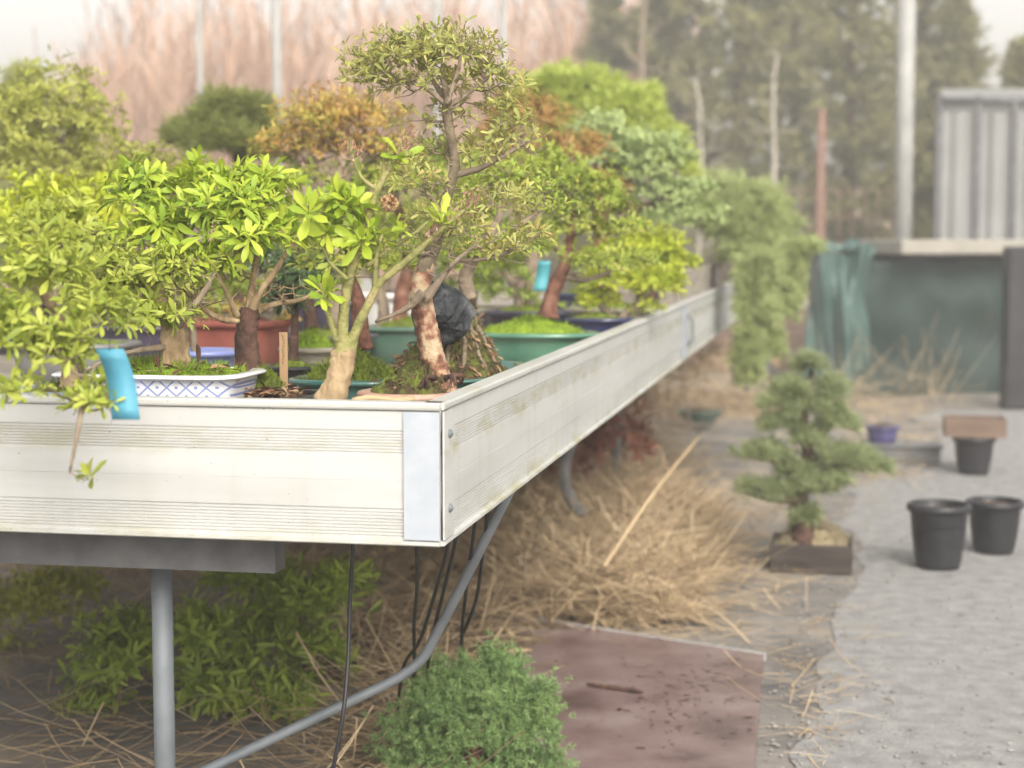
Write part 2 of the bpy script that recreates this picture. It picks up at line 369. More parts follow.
def twigs(mb, sk, sides=5):
    arr, par, rad, c0 = sk; done = np.zeros(len(arr), bool); kids = {}
    for i, p in enumerate(par): kids.setdefault(p, []).append(i)
    for i in range(c0, len(arr)):
        if done[i]: continue
        chain = [par[i], i]; done[i] = True; c = i
        while True:
            ks = [k for k in kids.get(c, []) if not done[k]]
            if not ks: break
            c = max(ks, key=lambda k: rad[k]); done[c] = True; chain.append(c)
        r = rad[chain].copy(); r[0] = min(r[0], r[1]*1.1)
        mb.tube(arr[chain], r, sides, caps=False)

# ---- pots
def ring(rx, ry, e, n=48):
    t = np.arange(n)*2*PI/n; c, s_ = np.cos(t), np.sin(t)
    return np.stack([np.sign(c)*np.abs(c)**(2/e)*rx, np.sign(s_)*np.abs(s_)**(2/e)*ry], 1)
def pot_mesh(rx, ry, h, e=2.0, taper=.82, lip=.012, wall=.010, n=48, soil=.75, lz=.885):
    """Hollow pot: foot, belly, rolled lip and inner wall."""
    mb = MB(); R = []
    prof = [(taper-.12, 0), (taper-.08, .0), (taper-.06, .08), (taper-.02, .12), (taper+(1-taper)*.55, .5), (.985, lz-.025), (.99, lz-.005)]
    for s_, z in prof: R.append((rx*s_, ry*s_, z*h))
    for o, z in ((lip, lz), (lip+.002, lz+.045*(1-lz)/.115), (lip, .985), (lip*.5, 1.0), (-wall*.6, 1.0), (-wall, .98), (-wall*1.3, soil-.1)): R.append((rx+o, ry+o, z*h))
    V = []
    for a, b, z in R:
        q = ring(a, b, e, n); V.append(np.column_stack([q, np.full(n, z)]))
    F = [[i*n+k, i*n+(k+1) % n, (i+1)*n+(k+1) % n, (i+1)*n+k] for i in range(len(R)-1) for k in range(n)]
    F.append(list(range(n-1, -1, -1))); F.append([(len(R)-1)*n+k for k in range(n)])
    mb.add(np.concatenate(V), F); return mb
def mound_mesh(rx, ry, z0, hgt, e=2.0, n=40, m=10, amp=.12, cx=0, cy=0, pw=1.4):
    mb = MB(); V = []
    for j in range(m+1):
        s_ = 1-j/m*.98; q = ring(rx*s_, ry*s_, e, n)
        z = z0+hgt*(1-s_**pw)+ (rng.normal(0, amp*max(hgt, .012), n) if 0 < j < m else 0)*np.ones(n)
        V.append(np.column_stack([q[:, 0]+cx*(1-s_), q[:, 1]+cy*(1-s_), z]))
    F = [[i*n+k, i*n+(k+1) % n, (i+1)*n+(k+1) % n, (i+1)*n+k] for i in range(m) for k in range(n)]; F.append([m*n+k for k in range(n)])
    mb.add(np.concatenate(V), F); return mb
def fuzz(mb, nn, L, W, frac=1.0):
    """Short moss shoots standing on a mound that is already in the mesh."""
    V = np.concatenate(mb.v); c = V.mean(0); idx = rng.integers(0, len(V), nn); j = np.clip(idx+rng.integers(-1, 2, nn), 0, len(V)-1)
    P = V[idx]+(V[j]-V[idx])*rng.uniform(0, 1, (nn, 1))+rng.normal(0, .003, (nn, 3)); D = unit((P-c)*[1, 1, .3]+[0, 0, .05])+[0, 0, .9]+rng.normal(0, .5, (nn, 3))
    needles(mb, P-unit(D)*.003, D, L*rng.uniform(.4, 1.2, nn), np.full(nn, W))
def litter(mb, rx, ry, z, n, size=.014):
    t = rng.uniform(0, 2*PI, n); r = np.sqrt(rng.uniform(0, .9, n)); P = np.column_stack([np.cos(t)*r*rx, np.sin(t)*r*ry, z+rng.uniform(0, .006, n)])
    D = rng.normal(size=(n, 3))*[1, 1, .25]; l = size*rng.uniform(.5, 1.6, n)
    leaves(mb, P, D, rng.normal(0, .3, (n, 3))+[0, 0, 1], l, l*rng.uniform(.25, .7, n))

FLOOR = RIM-.10
def pads_px(lst, depth):
    out = []
    for q in lst:
        px, py, rx, ry = q[:4]; dd = depth+(q[4] if len(q) > 4 else 0); wgt = q[5] if len(q) > 5 else 1
        s_ = dd/FPX; out.append((at(px, py, dd), (rx*s_, min(rx, 1.3*ry+8)*s_, ry*s_), wgt))
    return out
def stem_px(lst, depth, k=5, w=1.0):
    P = [at(q[0], q[1], depth+(q[3] if len(q) > 3 else 0)) for q in lst]; r = [q[2]*w*depth/FPX for q in lst]
    Q = spline(P, k); R = np.interp(np.linspace(0, len(r)-1, len(Q)), np.arange(len(r)), r); return Q, R

def make_bonsai(name, label, cat, base, stems, pads, n, leaf, bark, twigbark=None, group=None, pot=None, soil=None, rtip=.0011,
                kind='whorl', k=6, L=.024, W=.42, low=-.35, inner=.6, flat=0., sides=12, tipk=.0, extra=None, twiggy=None, forked=False, cone=75, sag=.0):
    """A tree in its pot: root Empty on the surface it stands on, parts pot, soil, trunk, branches, foliage."""
    base = np.array(base, float)
    if pot:                                              # keep the pot inside the boards of the bench
        pv = np.concatenate(pot[0].v); base[0] = min(base[0], -.032-pv[:, 0].max()); base[1] = max(base[1], .032-pv[:, 1].min())
    root = empty(name, base, label, cat, group); b = base
    st = [(p-b, r) for p, r in stems]; pd = [(c-b, r, wg) for c, r, wg in pads]
    if pot:
        pm, pmat = pot; pm.build('pot', pmat, root)
    if soil:
        for nm, sm, smat in soil: sm.build(nm, smat, root)
    tips, axes = sample_pads(pd, n, low, inner, flat)
    bare, _ = sample_pads(pd, int(n*.35)+4, -.9, .15)
    if twiggy: bare = np.concatenate([bare, sample_pads([(c-b, r, wg) for c, r, wg in pads_px(twiggy[0], twiggy[1])], twiggy[2], -1, .1)[0]])
    sk = grow(st, np.concatenate([tips, bare]), rtip, sag=sag)
    tm = MB(); bm_ = MB()
    for i, (p, r) in enumerate(st):
        (tm if i == 0 or forked else bm_).tube(p, r, sides, caps=True, jit=.05)
    tm.build('trunk', bark, root)
    twigs(bm_, sk); bm_.build('branches', twigbark or bark, root)
    lm = MB()
    if kind == 'whorl': whorls(lm, tips, axes, k, L, W)
    else: tufts(lm, tips, axes, k, L, W, cone)
    if extra is not None: extra(lm, b)
    lm.build('foliage', leaf, root)
    return root
def soil_std(rx, ry, z, hgt, m=MOSS, e=2.0, nf=1200, name='moss', L=.010, cx=0, cy=0, pw=1.4):
    mm = mound_mesh(rx, ry, z, hgt, e, cx=cx, cy=cy, pw=pw)
    if nf: fuzz(mm, nf, L, .0018)
    return (name, mm, m)
def lit(rx, ry, z, n, size=.014):
    mb = MB(); litter(mb, rx, ry, z, n, size); return ('leaf_litter', mb, LITTER)

# ------------------------------------------------------------------ the bench
BL, BW, BH = 8.2, 2.3, .22                # length along y, width along -x, board height
bench = empty('display_bench', (0, 0, 0), 'long display bench walled with pale anodised aluminium boards on thin steel legs', 'bench')
def board_profile():
    """(depth, height) of one truck-side board seen in section: lip, flats and ribbed bands."""
    z0, z1 = RIM-BH, RIM; p = [(.004, z0), (.007, z0+.002), (.007, z0+.007), (.0, z0+.0085)]
    def ribs(a, b, n):
        q = []
        for i in range(n):
            t = a+(b-a)*i/n; s_ = (b-a)/n
            q += [(.0, t), (.0, t+s_*.55), (-.0016, t+s_*.68), (-.0016, t+s_*.92)]
        return q+[(0, b)]
    p += ribs(z0+.010, z0+.056, 9)
    p += [(.0004, z0+.057), (.0004, z0+.098), (-.0003, z0+.0985), (.0002, z0+.099), (.0002, z0+.138)]
    p += ribs(z0+.139, z0+.176, 8)
    p += [(.0004, z0+.178), (.0004, z0+.206), (-.003, z0+.2065), (-.003, z0+.2085), (.005, z0+.209), (.006, z0+.212), (.006, z1-.003), (.004, z1)]
    return p
def board(a, b, outn, thick=.025):
    pr = board_profile(); n = len(pr); mb = MB(); a = np.array(a); b = np.array(b); outn = np.array(outn)
    V = []
    for e in (a, b):
        V += [e+outn*d+[0, 0, z] for d, z in pr]; V += [e-outn*thick+[0, 0, RIM], e-outn*thick+[0, 0, RIM-BH]]
    m = n+2; F = [[i, (i+1) % m, m+(i+1) % m, m+i] for i in range(m)]; F += [list(range(m-1, -1, -1)), list(range(m, 2*m))]
    mb.add(V, F); return mb
SEG = 4.02
board((-BW, 0, 0), (-.0, 0, 0), (0, -1, 0)).build('front_board', ALU_F, bench, False)
board((0, .004, 0), (0, SEG-.006, 0), (1, 0, 0)).build('side_board', ALU_S, bench, False)
board((-.003, SEG+.006, 0), (-.003, BL, 0), (1, 0, 0)).build('side_board', ALU_S, bench, False)
mb = MB(); mb.box((-.0275, -.0055, RIM-.112), (.056, .003, .196)); mb.build('corner_plate', ALU_PLATE, bench, False)
mb = MB(); mb.box((.0055, .030, RIM-.112), (.003, .062, .196)); strip = mb.build('corner_strip', ALU_S, bench, False)
for z in (RIM-.05, RIM-.165):
    m2 = MB(); m2.tube([(.007, .032, z), (.0105, .032, z)], [.0075, .006], 14); m2.tube([(.0105, .032, z), (.0125, .032, z)], [.0035, .003], 10); m2.build('rivet', STEEL, strip)
for y in (SEG-.045, SEG+.05):
    mb = MB(); mb.box((.0045, y, RIM-.112), (.004, .07, .196)); st2 = mb.build('end_strip', ALU_PLATE, bench, False)
mb = MB(); mb.tube([(.012, SEG+.05, RIM-.05), (.028, SEG+.055, RIM-.07), (.03, SEG+.055, RIM-.14), (.012, SEG+.05, RIM-.165)], .006, 8); mb.build('latch', STEEL, bench)
mb = MB(); mb.box((-BW/2-.016, BL/2, FLOOR-.013), (BW-.06, BL-.05, .026)); mb.build('bench_floor', WOOD_GREY, bench, False)
mb = MB(); mb.box((-BW+.012, BL/2+.02, RIM-.11), (.024, BL-.06, .21)); mb.build('back_board', ALU_S, bench, False)
mb = MB(); mb.box((-BW/2-.13, .10, RIM-BH-.034), (BW-.32, .05, .066)); mb.build('cross_rail', STEEL_DK, bench, False)
mb = MB(); mb.box((-.46, BL/2+.1, RIM-BH-.008), (.05, BL-.3, .045)); mb.build('long_rail', STEEL_DK, bench, False)
def leg(px, d, r=.0195):
    p = on(px, d, 0); m = MB(); m.tube([(p[0], p[1], .006), (p[0], p[1], RIM-BH-.01)], r, 14); m.box((p[0], p[1], .004), (.1, .1, .006)); m.build('leg', STEEL, bench)
leg(168, 2.95, .018); leg(616, 8.1, .021)
a_, c_ = at(513, 484, 3.3), at(130, 806, 3.2)
mb = MB(); mb.tube(spline([a_, at(441, 625, 3.43), at(412, 668, 3.45), at(340, 706, 3.4), c_], 5), .0105, 10); mb.build('brace', STEEL, bench)
mb = MB(); mb.tube(spline([at(572, 440, 6.6), at(564, 470, 6.6), at(569, 497, 6.55), at(584, 516, 6.5)], 5), .024, 10)
tag(mb.build('bent_pipe', PL_GREY, None, origin=at(572, 500, 6.6)), 'bent pale grey pipe sticking out of the straw under the bench', 'pipe')

# drip hoses under the bench
H = [([(353, 545, 2.95), (350, 600, 2.95), (348, 660, 2.93), (343, 715, 2.9), (332, 775, 2.9)], 'long black hose hanging straight down before the green undergrowth, leftmost of the hoses'),
     ([(417, 545, 3.0), (417, 590, 3.0), (414, 625, 3.02), (414, 668, 3.05)], 'black hose hanging plumb beneath the aluminium corner plate'),
     ([(449, 540, 3.02), (436, 590, 3.05), (420, 640, 3.1), (402, 672, 3.1)], 'black hose slanting down left to the bend of the brace'),
     ([(456, 537, 3.08), (444, 590, 3.1), (434, 630, 3.15), (428, 665, 3.2)], 'black slanting hose just right of the one reaching the brace'),
     ([(475, 522, 3.2), (470, 560, 3.2), (465, 600, 3.25), (461, 645, 3.3)], 'thin black hose hanging in front of the grey pipe brace'),
     ([(487, 512, 3.3), (482, 560, 3.3), (476, 600, 3.3), (464, 632, 3.3), (462, 640, 3.3)], 'black hose curling back to the left, rightmost of the hanging hoses')]
for hi_, (pts, lb) in enumerate(H):
    if hi_: n_ = len(pts); pts = [(x, y, pts[0][2]+(3.9-pts[0][2])*(i/n_)) for i, (x, y, _) in enumerate(pts)]+[(pts[-1][0]-5, 742, 4.0)]
    pts = [on(pts[0][0], pts[0][2], RIM-BH-.002)]+[at(*p) for p in pts]; m = MB(); m.tube(spline(pts, 6), .0038, 8)
    tag(m.build('drip_hose', HOSE, None, origin=pts[0]), lb, 'hose', 'black hoses hanging under the bench')

# ------------------------------------------------------------------ plants on the bench
GB = 'potted bonsai on the aluminium bench'
FL = lambda px, d: on(px, d, FLOOR+.0005)
def on_y(d, z=FLOOR+.07): return 384-FPX*((z-CAM[2]-FWD[2]*d)/UP[2])/d   # picture height of the soil at that depth
def s_(d): return d/FPX

# young azalea at the front edge
d = 2.72
stA = [stem_px([(327, 420, 26), (331, 400, 22), (337, 384, 17.5), (341, 368, 17.5), (344, 354, 17.5), (346, 344, 13), (347, 336, 9)], d, 5, .74),
       stem_px([(343, 352, 9), (343, 325, 7.5), (345, 302, 7), (352, 270, 6.5), (362, 238, 5.5), (372, 205, 5), (380, 185, 4.5), (393, 163, 2.5), (402, 140, 1.5)], d, 5, .74),
       stem_px([(350, 350, 8), (357, 328, 6.5), (368, 305, 6), (380, 283, 5.5), (405, 262, 5), (430, 240, 4), (450, 222, 3), (474, 203, 1.8)], d, 5, .74),
       stem_px([(338, 345, 6), (331, 322, 4.5), (324, 300, 4), (321, 283, 3)], d, 4, .74),
       stem_px([(375, 288, 4), (376, 262, 3.4), (382, 235, 3)], d, 4, .74),
       stem_px([(367, 266, 3.5), (390, 249, 3), (415, 233, 2.6), (428, 222, 2)], d, 4, .74),
       stem_px([(348, 280, 3), (330, 262, 2.4), (322, 240, 2), (330, 228, 1.6)], d-.02, 4, .74),
       stem_px([(378, 190, 3), (362, 178, 2.5), (352, 155, 2), (350, 140, 1.5)], d, 4, .74),
       stem_px([(384, 183, 2.5), (384, 168, 2), (384, 150, 1.3)], d, 4, .74)]
def budsA(lm, b): pass
padsA = pads_px([(345, 205, 22, 16, 0, 2), (368, 238, 20, 14), (322, 296, 14, 22), (395, 158, 12, 9, 0, .5), (440, 222, 12, 9, 0, .5), (402, 228, 12, 10, 0, .6), (330, 232, 16, 12), (310, 215, 18, 15, -.05)], d)
baseA = FL(328, d)
A = make_bonsai('azalea_bonsai', 'young azalea with stout tan trunk forking into three green stems at the front rim', 'bonsai', baseA, stA, padsA, 58, L_BRIGHT, BARK_TAN, BARK_GREEN,
    GB, (pot_mesh(.075, .05, .045, 2.6), PL_BLACK), [soil_std(.066, .044, .036, .02, SOIL, nf=0, name='soil')], L=.042, W=.34, k=6, inner=.3, rtip=.0011, forked=True, twiggy=([(397, 162, 22, 22), (450, 214, 24, 16), (352, 158, 18, 20), (425, 236, 22, 12), (372, 250, 40, 24)], d, 120))
for ch in A.children:
    if ch.name.startswith('trunk'):
        ch.data.materials.append(BARK_GREEN)
        zc = 350; zl = (at(345, zc, d)-baseA)[2]
        for p in ch.data.polygons:
            if p.center.z > zl+.004*math.sin(p.center.x*900): p.material_index = 1
# dried seed head and pink buds as parts
mb = MB(); c = at(388, 203, d-.03)-baseA
dd = unit(rng.normal(size=(220, 3))); leaves(mb, c+dd*.006, dd+rng.normal(0, .3, dd.shape), dd, np.full(220, .009), np.full(220, .006)); mb.build('dried_flower', mat('dry_petal', [(.40,.24,.12), (.52,.35,.20)], .9, 30, island=.5), A)
mb = MB(); P = []
for (px, py, r) in ((452, 212, 22), (470, 200, 14), (397, 155, 20), (405, 140, 14), (350, 150, 14), (432, 232, 12)):
    for _ in range(60): P.append(at(px+rng.normal(0, r*.45), py+rng.normal(0, r*.45), d+rng.normal(0, .02))-baseA)
P = np.array(P); needles(mb, P, rng.normal(0, .5, P.shape)+[.2, 0, .8], rng.uniform(.004, .012, len(P)), np.full(len(P), .0026)); mb.build('buds', leafmat('pink_bud', [(.18,.085,.06), (.32,.17,.13), (.38,.30,.19)], transl=.1), A)

# tall azalea with mottled trunk
d = 2.93; b = FL(427, d)
st = [stem_px([(436, 396, 30), (436, 382, 21), (435, 368, 15.5), (431, 350, 14), (427, 330, 13.5), (423, 308, 13), (421, 290, 13), (425, 268, 11, .02), (434, 245, 8.5, .03), (441, 215, 7.5, .03), (449, 190, 6.5, .03), (455, 165, 6, .03), (451, 140, 5.5, .03), (447, 110, 6, .03), (447, 92, 4.5, .03), (440, 74, 2, .03)], d, 5, .86),
      stem_px([(424, 300, 6), (440, 280, 3), (457, 260, 2.2), (475, 245, 1.7), (496, 222, 1.2)], d-.03),
      stem_px([(423, 292, 5), (410, 306, 3), (395, 314, 2.2), (375, 322, 1.4)], d-.05),
      stem_px([(459, 261, 2.2), (490, 258, 1.7), (522, 246, 1.4), (545, 228, 1)], d),
      stem_px([(456, 175, 4), (480, 168, 3), (505, 155, 2.4), (530, 140, 1.6)], d+.03),
      stem_px([(447, 105, 3), (425, 88, 2.2), (400, 78, 1.6), (375, 66, 1)], d+.03),
      stem_px([(447, 108, 3), (470, 92, 2), (490, 76, 1.5), (500, 62, 1)], d+.03), stem_px([(447, 102, 3), (430, 75, 2), (420, 50, 1.2)], d+.05), stem_px([(447, 104, 3), (458, 70, 2), (462, 45, 1.2)], d+.01)]
pd = pads_px([(400, 55, 44, 28, .03), (455, 52, 46, 30, .03), (488, 72, 28, 18, .03), (372, 72, 26, 20, .03), (430, 84, 70, 24, .03, .6), (356, 80, 22, 14, .03, .6), (515, 84, 22, 14, .03, .6), (445, 120, 66, 20, .08, .35), (500, 105, 34, 24, .06, .6), (352, 58, 18, 18, .03, .6), (425, 38, 50, 14, .03, .5), (410, 180, 40, 24, -.02, .5), (440, 150, 40, 22, .1, .5), (430, 215, 40, 22, -.04, .5), (515, 135, 38, 28, .04, .6), (482, 152, 36, 22, .05, .6), (505, 205, 42, 24, 0, .7), (500, 248, 46, 14, -.02, .5), (470, 225, 30, 22, -.02, .6), (535, 235, 22, 16, 0, .7)], d)
make_bonsai('azalea_bonsai', 'tall azalea with peeling red mottled trunk and an open twiggy topmost crown', 'bonsai', b, st, pd, 1150, L_TALL, BARK_MOTTLE, BARK_GREY, GB,
    (pot_mesh(.080, .082, .088, 2.2), C_PINK), [soil_std(.076, .078, .080, .052, MOSSD, nf=2200, cx=.03, L=.007, pw=1.1), lit(.075, .07, .10, 60, .012)], L=.022, W=.28, k=5, inner=.35, low=-.3, rtip=.0009, twiggy=([(440, 245, 60, 36), (500, 250, 44, 14), (430, 190, 50, 40)], d, 260))
for ch in [o for o in bpy.data.objects if o.get('label', '').startswith('tall azalea')][0].children:
    if ch.name.startswith('trunk'):
        ch.data.materials.append(BARK_OLD); zl = (at(425, 268, d)-b)[2]
        for p in ch.data.polygons:
            if p.center.z > zl+.006*math.sin(p.center.x*700): p.material_index = 1
mb = MB()
for i in range(26):
    t0 = rng.uniform(0, 2*PI); p0 = at(436+13*math.cos(t0), 378, d+.03*math.sin(t0)); r_ = rng.uniform(.032, .056)
    p1 = np.array([p0[0]-.0225*math.cos(t0)+r_*math.cos(t0), p0[1]+r_*math.sin(t0), b[2]+.098]); pm = (p0+p1)/2+[rng.normal(0, .006), rng.normal(0, .006), .010]
    mb.tube(spline([p0, pm, p1], 4), [.0055, .005, .0045, .004, .0035, .003, .0026, .0022, .0016], 6)
rt = mb.build('surface_roots', BARK_DARK, None); rt.parent = [o for o in bpy.data.objects if o.get('label', '').startswith('tall azalea')][0]; rt.location = -Vector(rt.parent.location)

# rock planting in the pale-rimmed teal pot
d = 3.42; b = FL(470, d); b[0] = min(b[0], -.178); rd = 3.30
root_over = make_bonsai('rock_bonsai', 'bonsai with moss covered roots gripping a dark slate rock in a teal pot', 'bonsai', b,
    [stem_px([(470, 300, 8), (466, 285, 7.5), (466, 275, 7), (474, 258, 6), (488, 240, 5), (500, 215, 4), (505, 190, 3)], d),
     stem_px([(488, 240, 3.5), (520, 225, 3), (545, 205, 2)], d)],
    pads_px([(505, 185, 52, 30, .05), (545, 205, 32, 26, .03), (470, 205, 36, 26, .05), (520, 245, 36, 18, .02), (480, 250, 40, 18)], d), 520, L_MID, BARK_GREY, BARK_GREY, GB,
    (pot_mesh(.138, .25, .086, 3.6, .84, lip=.012, lz=.93), G_TEAL), [soil_std(.128, .24, .076, .012, SOIL, nf=0, name='soil')], L=.022, W=.34, k=6, inner=.35)
mb = MB(); nn = 26; ctr = at(445, 314, rd)-b; ph = np.arange(nn)*2*PI/nn
dirs = np.array([[math.cos(e_)*math.cos(p_), math.cos(e_)*math.sin(p_), math.sin(e_)] for e_ in [-PI/2+PI*(j+.02)/16.04 for j in range(17)] for p_ in ph])
cuts = unit(rng.normal(size=(30, 3))); hh = rng.uniform(.66, .95, 30)
rad = np.min(np.where((dirs@cuts.T) > .2, hh/np.maximum(dirs@cuts.T, .2), 1.25), axis=1)
rad = rad*(1+rng.normal(0, .022, len(rad)))
V = ctr+dirs*rad[:, None]*np.array([.068, .055, .074])
F = [[i*nn+k, i*nn+(k+1) % nn, (i+1)*nn+(k+1) % nn, (i+1)*nn+k] for i in range(16) for k in range(nn)]+[list(range(nn-1, -1, -1)), [16*nn+k for k in range(nn)]]
mb.add(V, F); mb.build('rock', ROCK, root_over, False)
pk = at(468, 294, d)-b; ph_ = pk[2]-.076
mb = mound_mesh(.115, .15, .076, ph_, 2.2, n=56, m=18, amp=.03, cx=pk[0]-.0, cy=pk[1]-.0, pw=.95); fuzz(mb, 3600, .009, .002)
n_ = 420; t_ = rng.uniform(0, 2*PI, n_); r2 = np.sqrt(rng.uniform(.02, 1, n_)); P = np.column_stack([np.cos(t_)*r2*.115+pk[0]*(1-r2), np.sin(t_)*r2*.15+pk[1]*(1-r2), .082+ph_*(1-r2**.95)])
mb.build('moss_slope', MOSSD, root_over)
mb = MB(); l_ = rng.uniform(.006, .022, n_); leaves(mb, P, np.column_stack([np.cos(t_), np.sin(t_), -rng.uniform(.2, 1, n_)])+rng.normal(0, .6, (n_, 3)), rng.normal(0, .4, (n_, 3))+[0, -.3, 1], l_, l_*rng.uniform(.2, .6, n_)); mb.build('leaf_litter', LITTER, root_over)
mb = MB()
for (t0, t1, r, s1) in ((-1.95, -1.7, 4.6, .95), (-1.5, -1.25, 3.6, 1.0), (-1.1, -.95, 4.2, .9), (-.75, -.45, 3.0, 1.0), (-.35, -.1, 3.2, .85), (-1.75, -1.45, 2.4, .8)):
    Q = []
    for i in range(9):
        f = i/8; q_ = .04+(s1-.04)*f; th = t0+(t1-t0)*f+rng.normal(0, .035)
        Q.append([math.cos(th)*q_*.115+pk[0]*(1-q_), math.sin(th)*q_*.15+pk[1]*(1-q_), .076+ph_*(1-q_**.95)+.0035+rng.normal(0, .0015)])
    P = spline(Q, 3); mb.tube(P, np.linspace(r, r*.45, len(P))*s_(d), 8, jit=.15)
mb.build('surface_roots', BARK_GREY, root_over)

# teal pot with moss cushion and small red trunk
d = 3.25; b = FL(352, d)
make_bonsai('azalea_bonsai', 'small red trunked bonsai on a grassy moss mound in a low teal pot', 'bonsai', b,
    [stem_px([(366, 350, 9), (362, 335, 8), (360, 318, 8), (358, 300, 7), (352, 280, 5), (345, 262, 4)], d)],
    pads_px([(335, 258, 40, 26), (385, 262, 36, 24), (360, 238, 30, 20)], d), 120, L_MID, BARK_RED, BARK_GREY, GB,
    (pot_mesh(.104, .08, .085, 2.6), G_TEAL), [soil_std(.094, .072, .076, .048, MOSS, nf=3600, L=.016, cx=.01)], L=.03, W=.38, k=6)

# terracotta planter with orange-leaved shrub
d = 4.35; b = FL(240, d)
make_bonsai('potted_shrub', 'small orange leaved shrub in a wide terracotta planter', 'shrub', b,
    [stem_px([(270, 330, 4), (275, 312, 3), (282, 290, 2)], d)], pads_px([(288, 318, 14, 8, -.02), (280, 300, 26, 14), (215, 312, 40, 12, .03)], d), 120, L_ORANGE, BARK_GREY, None, GB,
    (pot_mesh(.112, .10, .142, 7, .86, lip=.010), C_TERRA), [soil_std(.10, .09, .125, .012, SOIL, 7, nf=0, name='soil')], L=.026, W=.4, k=5)

# leafy azalea in the black tray (left of the front trunk)
d = 3.0; b = FL(262, d-.05)
st = [stem_px([(248, 376, 17), (248, 366, 13), (247, 350, 12), (246, 335, 11), (249, 318, 11), (250, 308, 9)], d),
      stem_px([(249, 318, 5, .02), (238, 320, 4, .01), (222, 319, 3.4), (205, 310, 2.6), (190, 298, 2)], d-.02),
      stem_px([(249, 316, 6, .02), (260, 292, 3.6), (275, 272, 3), (288, 250, 2.4), (303, 232, 1.7)], d-.02),
      stem_px([(250, 314, 6), (252, 285, 3.4), (257, 255, 2.6), (258, 232, 1.8)], d),
      stem_px([(249, 315, 5, -.03), (275, 304, 2.8), (300, 300, 2.2), (325, 288, 1.5)], d+.03),
      stem_px([(238, 318, 4, .04), (228, 295, 2.4), (215, 270, 2), (205, 245, 1.5)], d-.05)]
pd = pads_px([(215, 215, 58, 32), (160, 235, 40, 34, 0, 1.2), (255, 205, 40, 24), (285, 238, 30, 22, -.03), (200, 262, 48, 24, -.06), (240, 240, 40, 30, -.06), (135, 200, 38, 28, .05), (200, 180, 44, 18, .06), (265, 180, 34, 16, .06), (150, 178, 34, 16, .08)], d)
make_bonsai('azalea_bonsai', 'broad azalea with the largest bright yellow-green leaves and dark rough trunk in black tray', 'bonsai', b, st, pd, 460, L_BRIGHT, BARK_DARK, BARK_TAN, GB,
    (pot_mesh(.098, .085, .082, 5, .9), PL_BLACK), [soil_std(.09, .078, .072, .012, SOIL, 5, nf=0, name='soil'), lit(.085, .06, .082, 170, .018)], L=.042, W=.30, k=6, inner=.35, rtip=.0012, low=-.2, cone=60, twiggy=([(195, 288, 66, 18), (285, 288, 44, 18), (235, 275, 60, 30)], d, 150))
g_root = [o for o in bpy.data.objects if o.get('label', '').startswith('broad azalea')][0]
q = mound_mesh(.05, .045, 0, .038); V = np.concatenate(q.v)+np.array(at(255, 386, d+.01))-np.array(b); mb = MB(); mb.add(V, q.f); fuzz(mb, 1500, .01, .0018); mb.build('moss', MOSS, g_root)

# round grey pot with bright moss
d = 4.0; b = FL(312, d)
make_bonsai('azalea_bonsai', 'azalea behind the fork with bright moss in a banded grey clay pot', 'bonsai', b,
    [stem_px([(312, 330, 7), (310, 310, 6), (305, 290, 6), (300, 262, 5), (305, 235, 4)], d)],
    pads_px([(300, 222, 50, 26), (340, 245, 30, 20), (265, 235, 30, 22), (310, 275, 46, 22, .05)], d), 170, L_MID, BARK_DARK, BARK_GREY, GB,
    (pot_mesh(.066, .066, .095, 2, .93), C_GREY), [soil_std(.058, .058, .088, .042, MOSSB, nf=1800, L=.01)], L=.03, W=.42, k=6)

# long green pot behind
d = 4.75; b = FL(412, d)
make_bonsai('azalea_bonsai', 'dense mid green azalea on two red trunks in a long rectangular green pot', 'bonsai', b,
    [stem_px([(398, 335, 9), (400, 315, 8), (402, 295, 8), (408, 265, 6), (405, 230, 5), (395, 200, 4)], d), stem_px([(380, 333, 7), (384, 312, 6), (378, 285, 5), (365, 250, 4)], d+.04)],
    pads_px([(395, 180, 66, 34, -.1), (345, 210, 46, 32, -.1), (450, 175, 54, 40), (460, 225, 54, 36), (400, 245, 64, 28), (295, 180, 50, 24, -.1), (485, 265, 40, 16)], d), 1500, L_MID, BARK_RED, BARK_GREY, GB,
    (pot_mesh(.122, .085, .105, 6, .9), G_DKGREEN), [soil_std(.112, .076, .094, .03, MOSS, 5, nf=1500)], L=.028, W=.32, k=6, inner=.4, twiggy=([(395, 250, 80, 30), (450, 215, 50, 40)], d, 200))
# white bowl
d = 5.6; b = FL(388, d)
make_bonsai('potted_shrub', 'small shrub in a white bowl glimpsed between the green azalea trunks', 'shrub', b,
    [stem_px([(385, 296, 4), (388, 270, 3)], d)], pads_px([(388, 258, 36, 16)], d), 60, L_OLIVE, BARK_GREY, None, GB,
    (pot_mesh(.095, .09, .17, 2.4, .85), G_WHITE), [soil_std(.085, .08, .155, .02, SOIL, nf=0, name='soil')], L=.03)

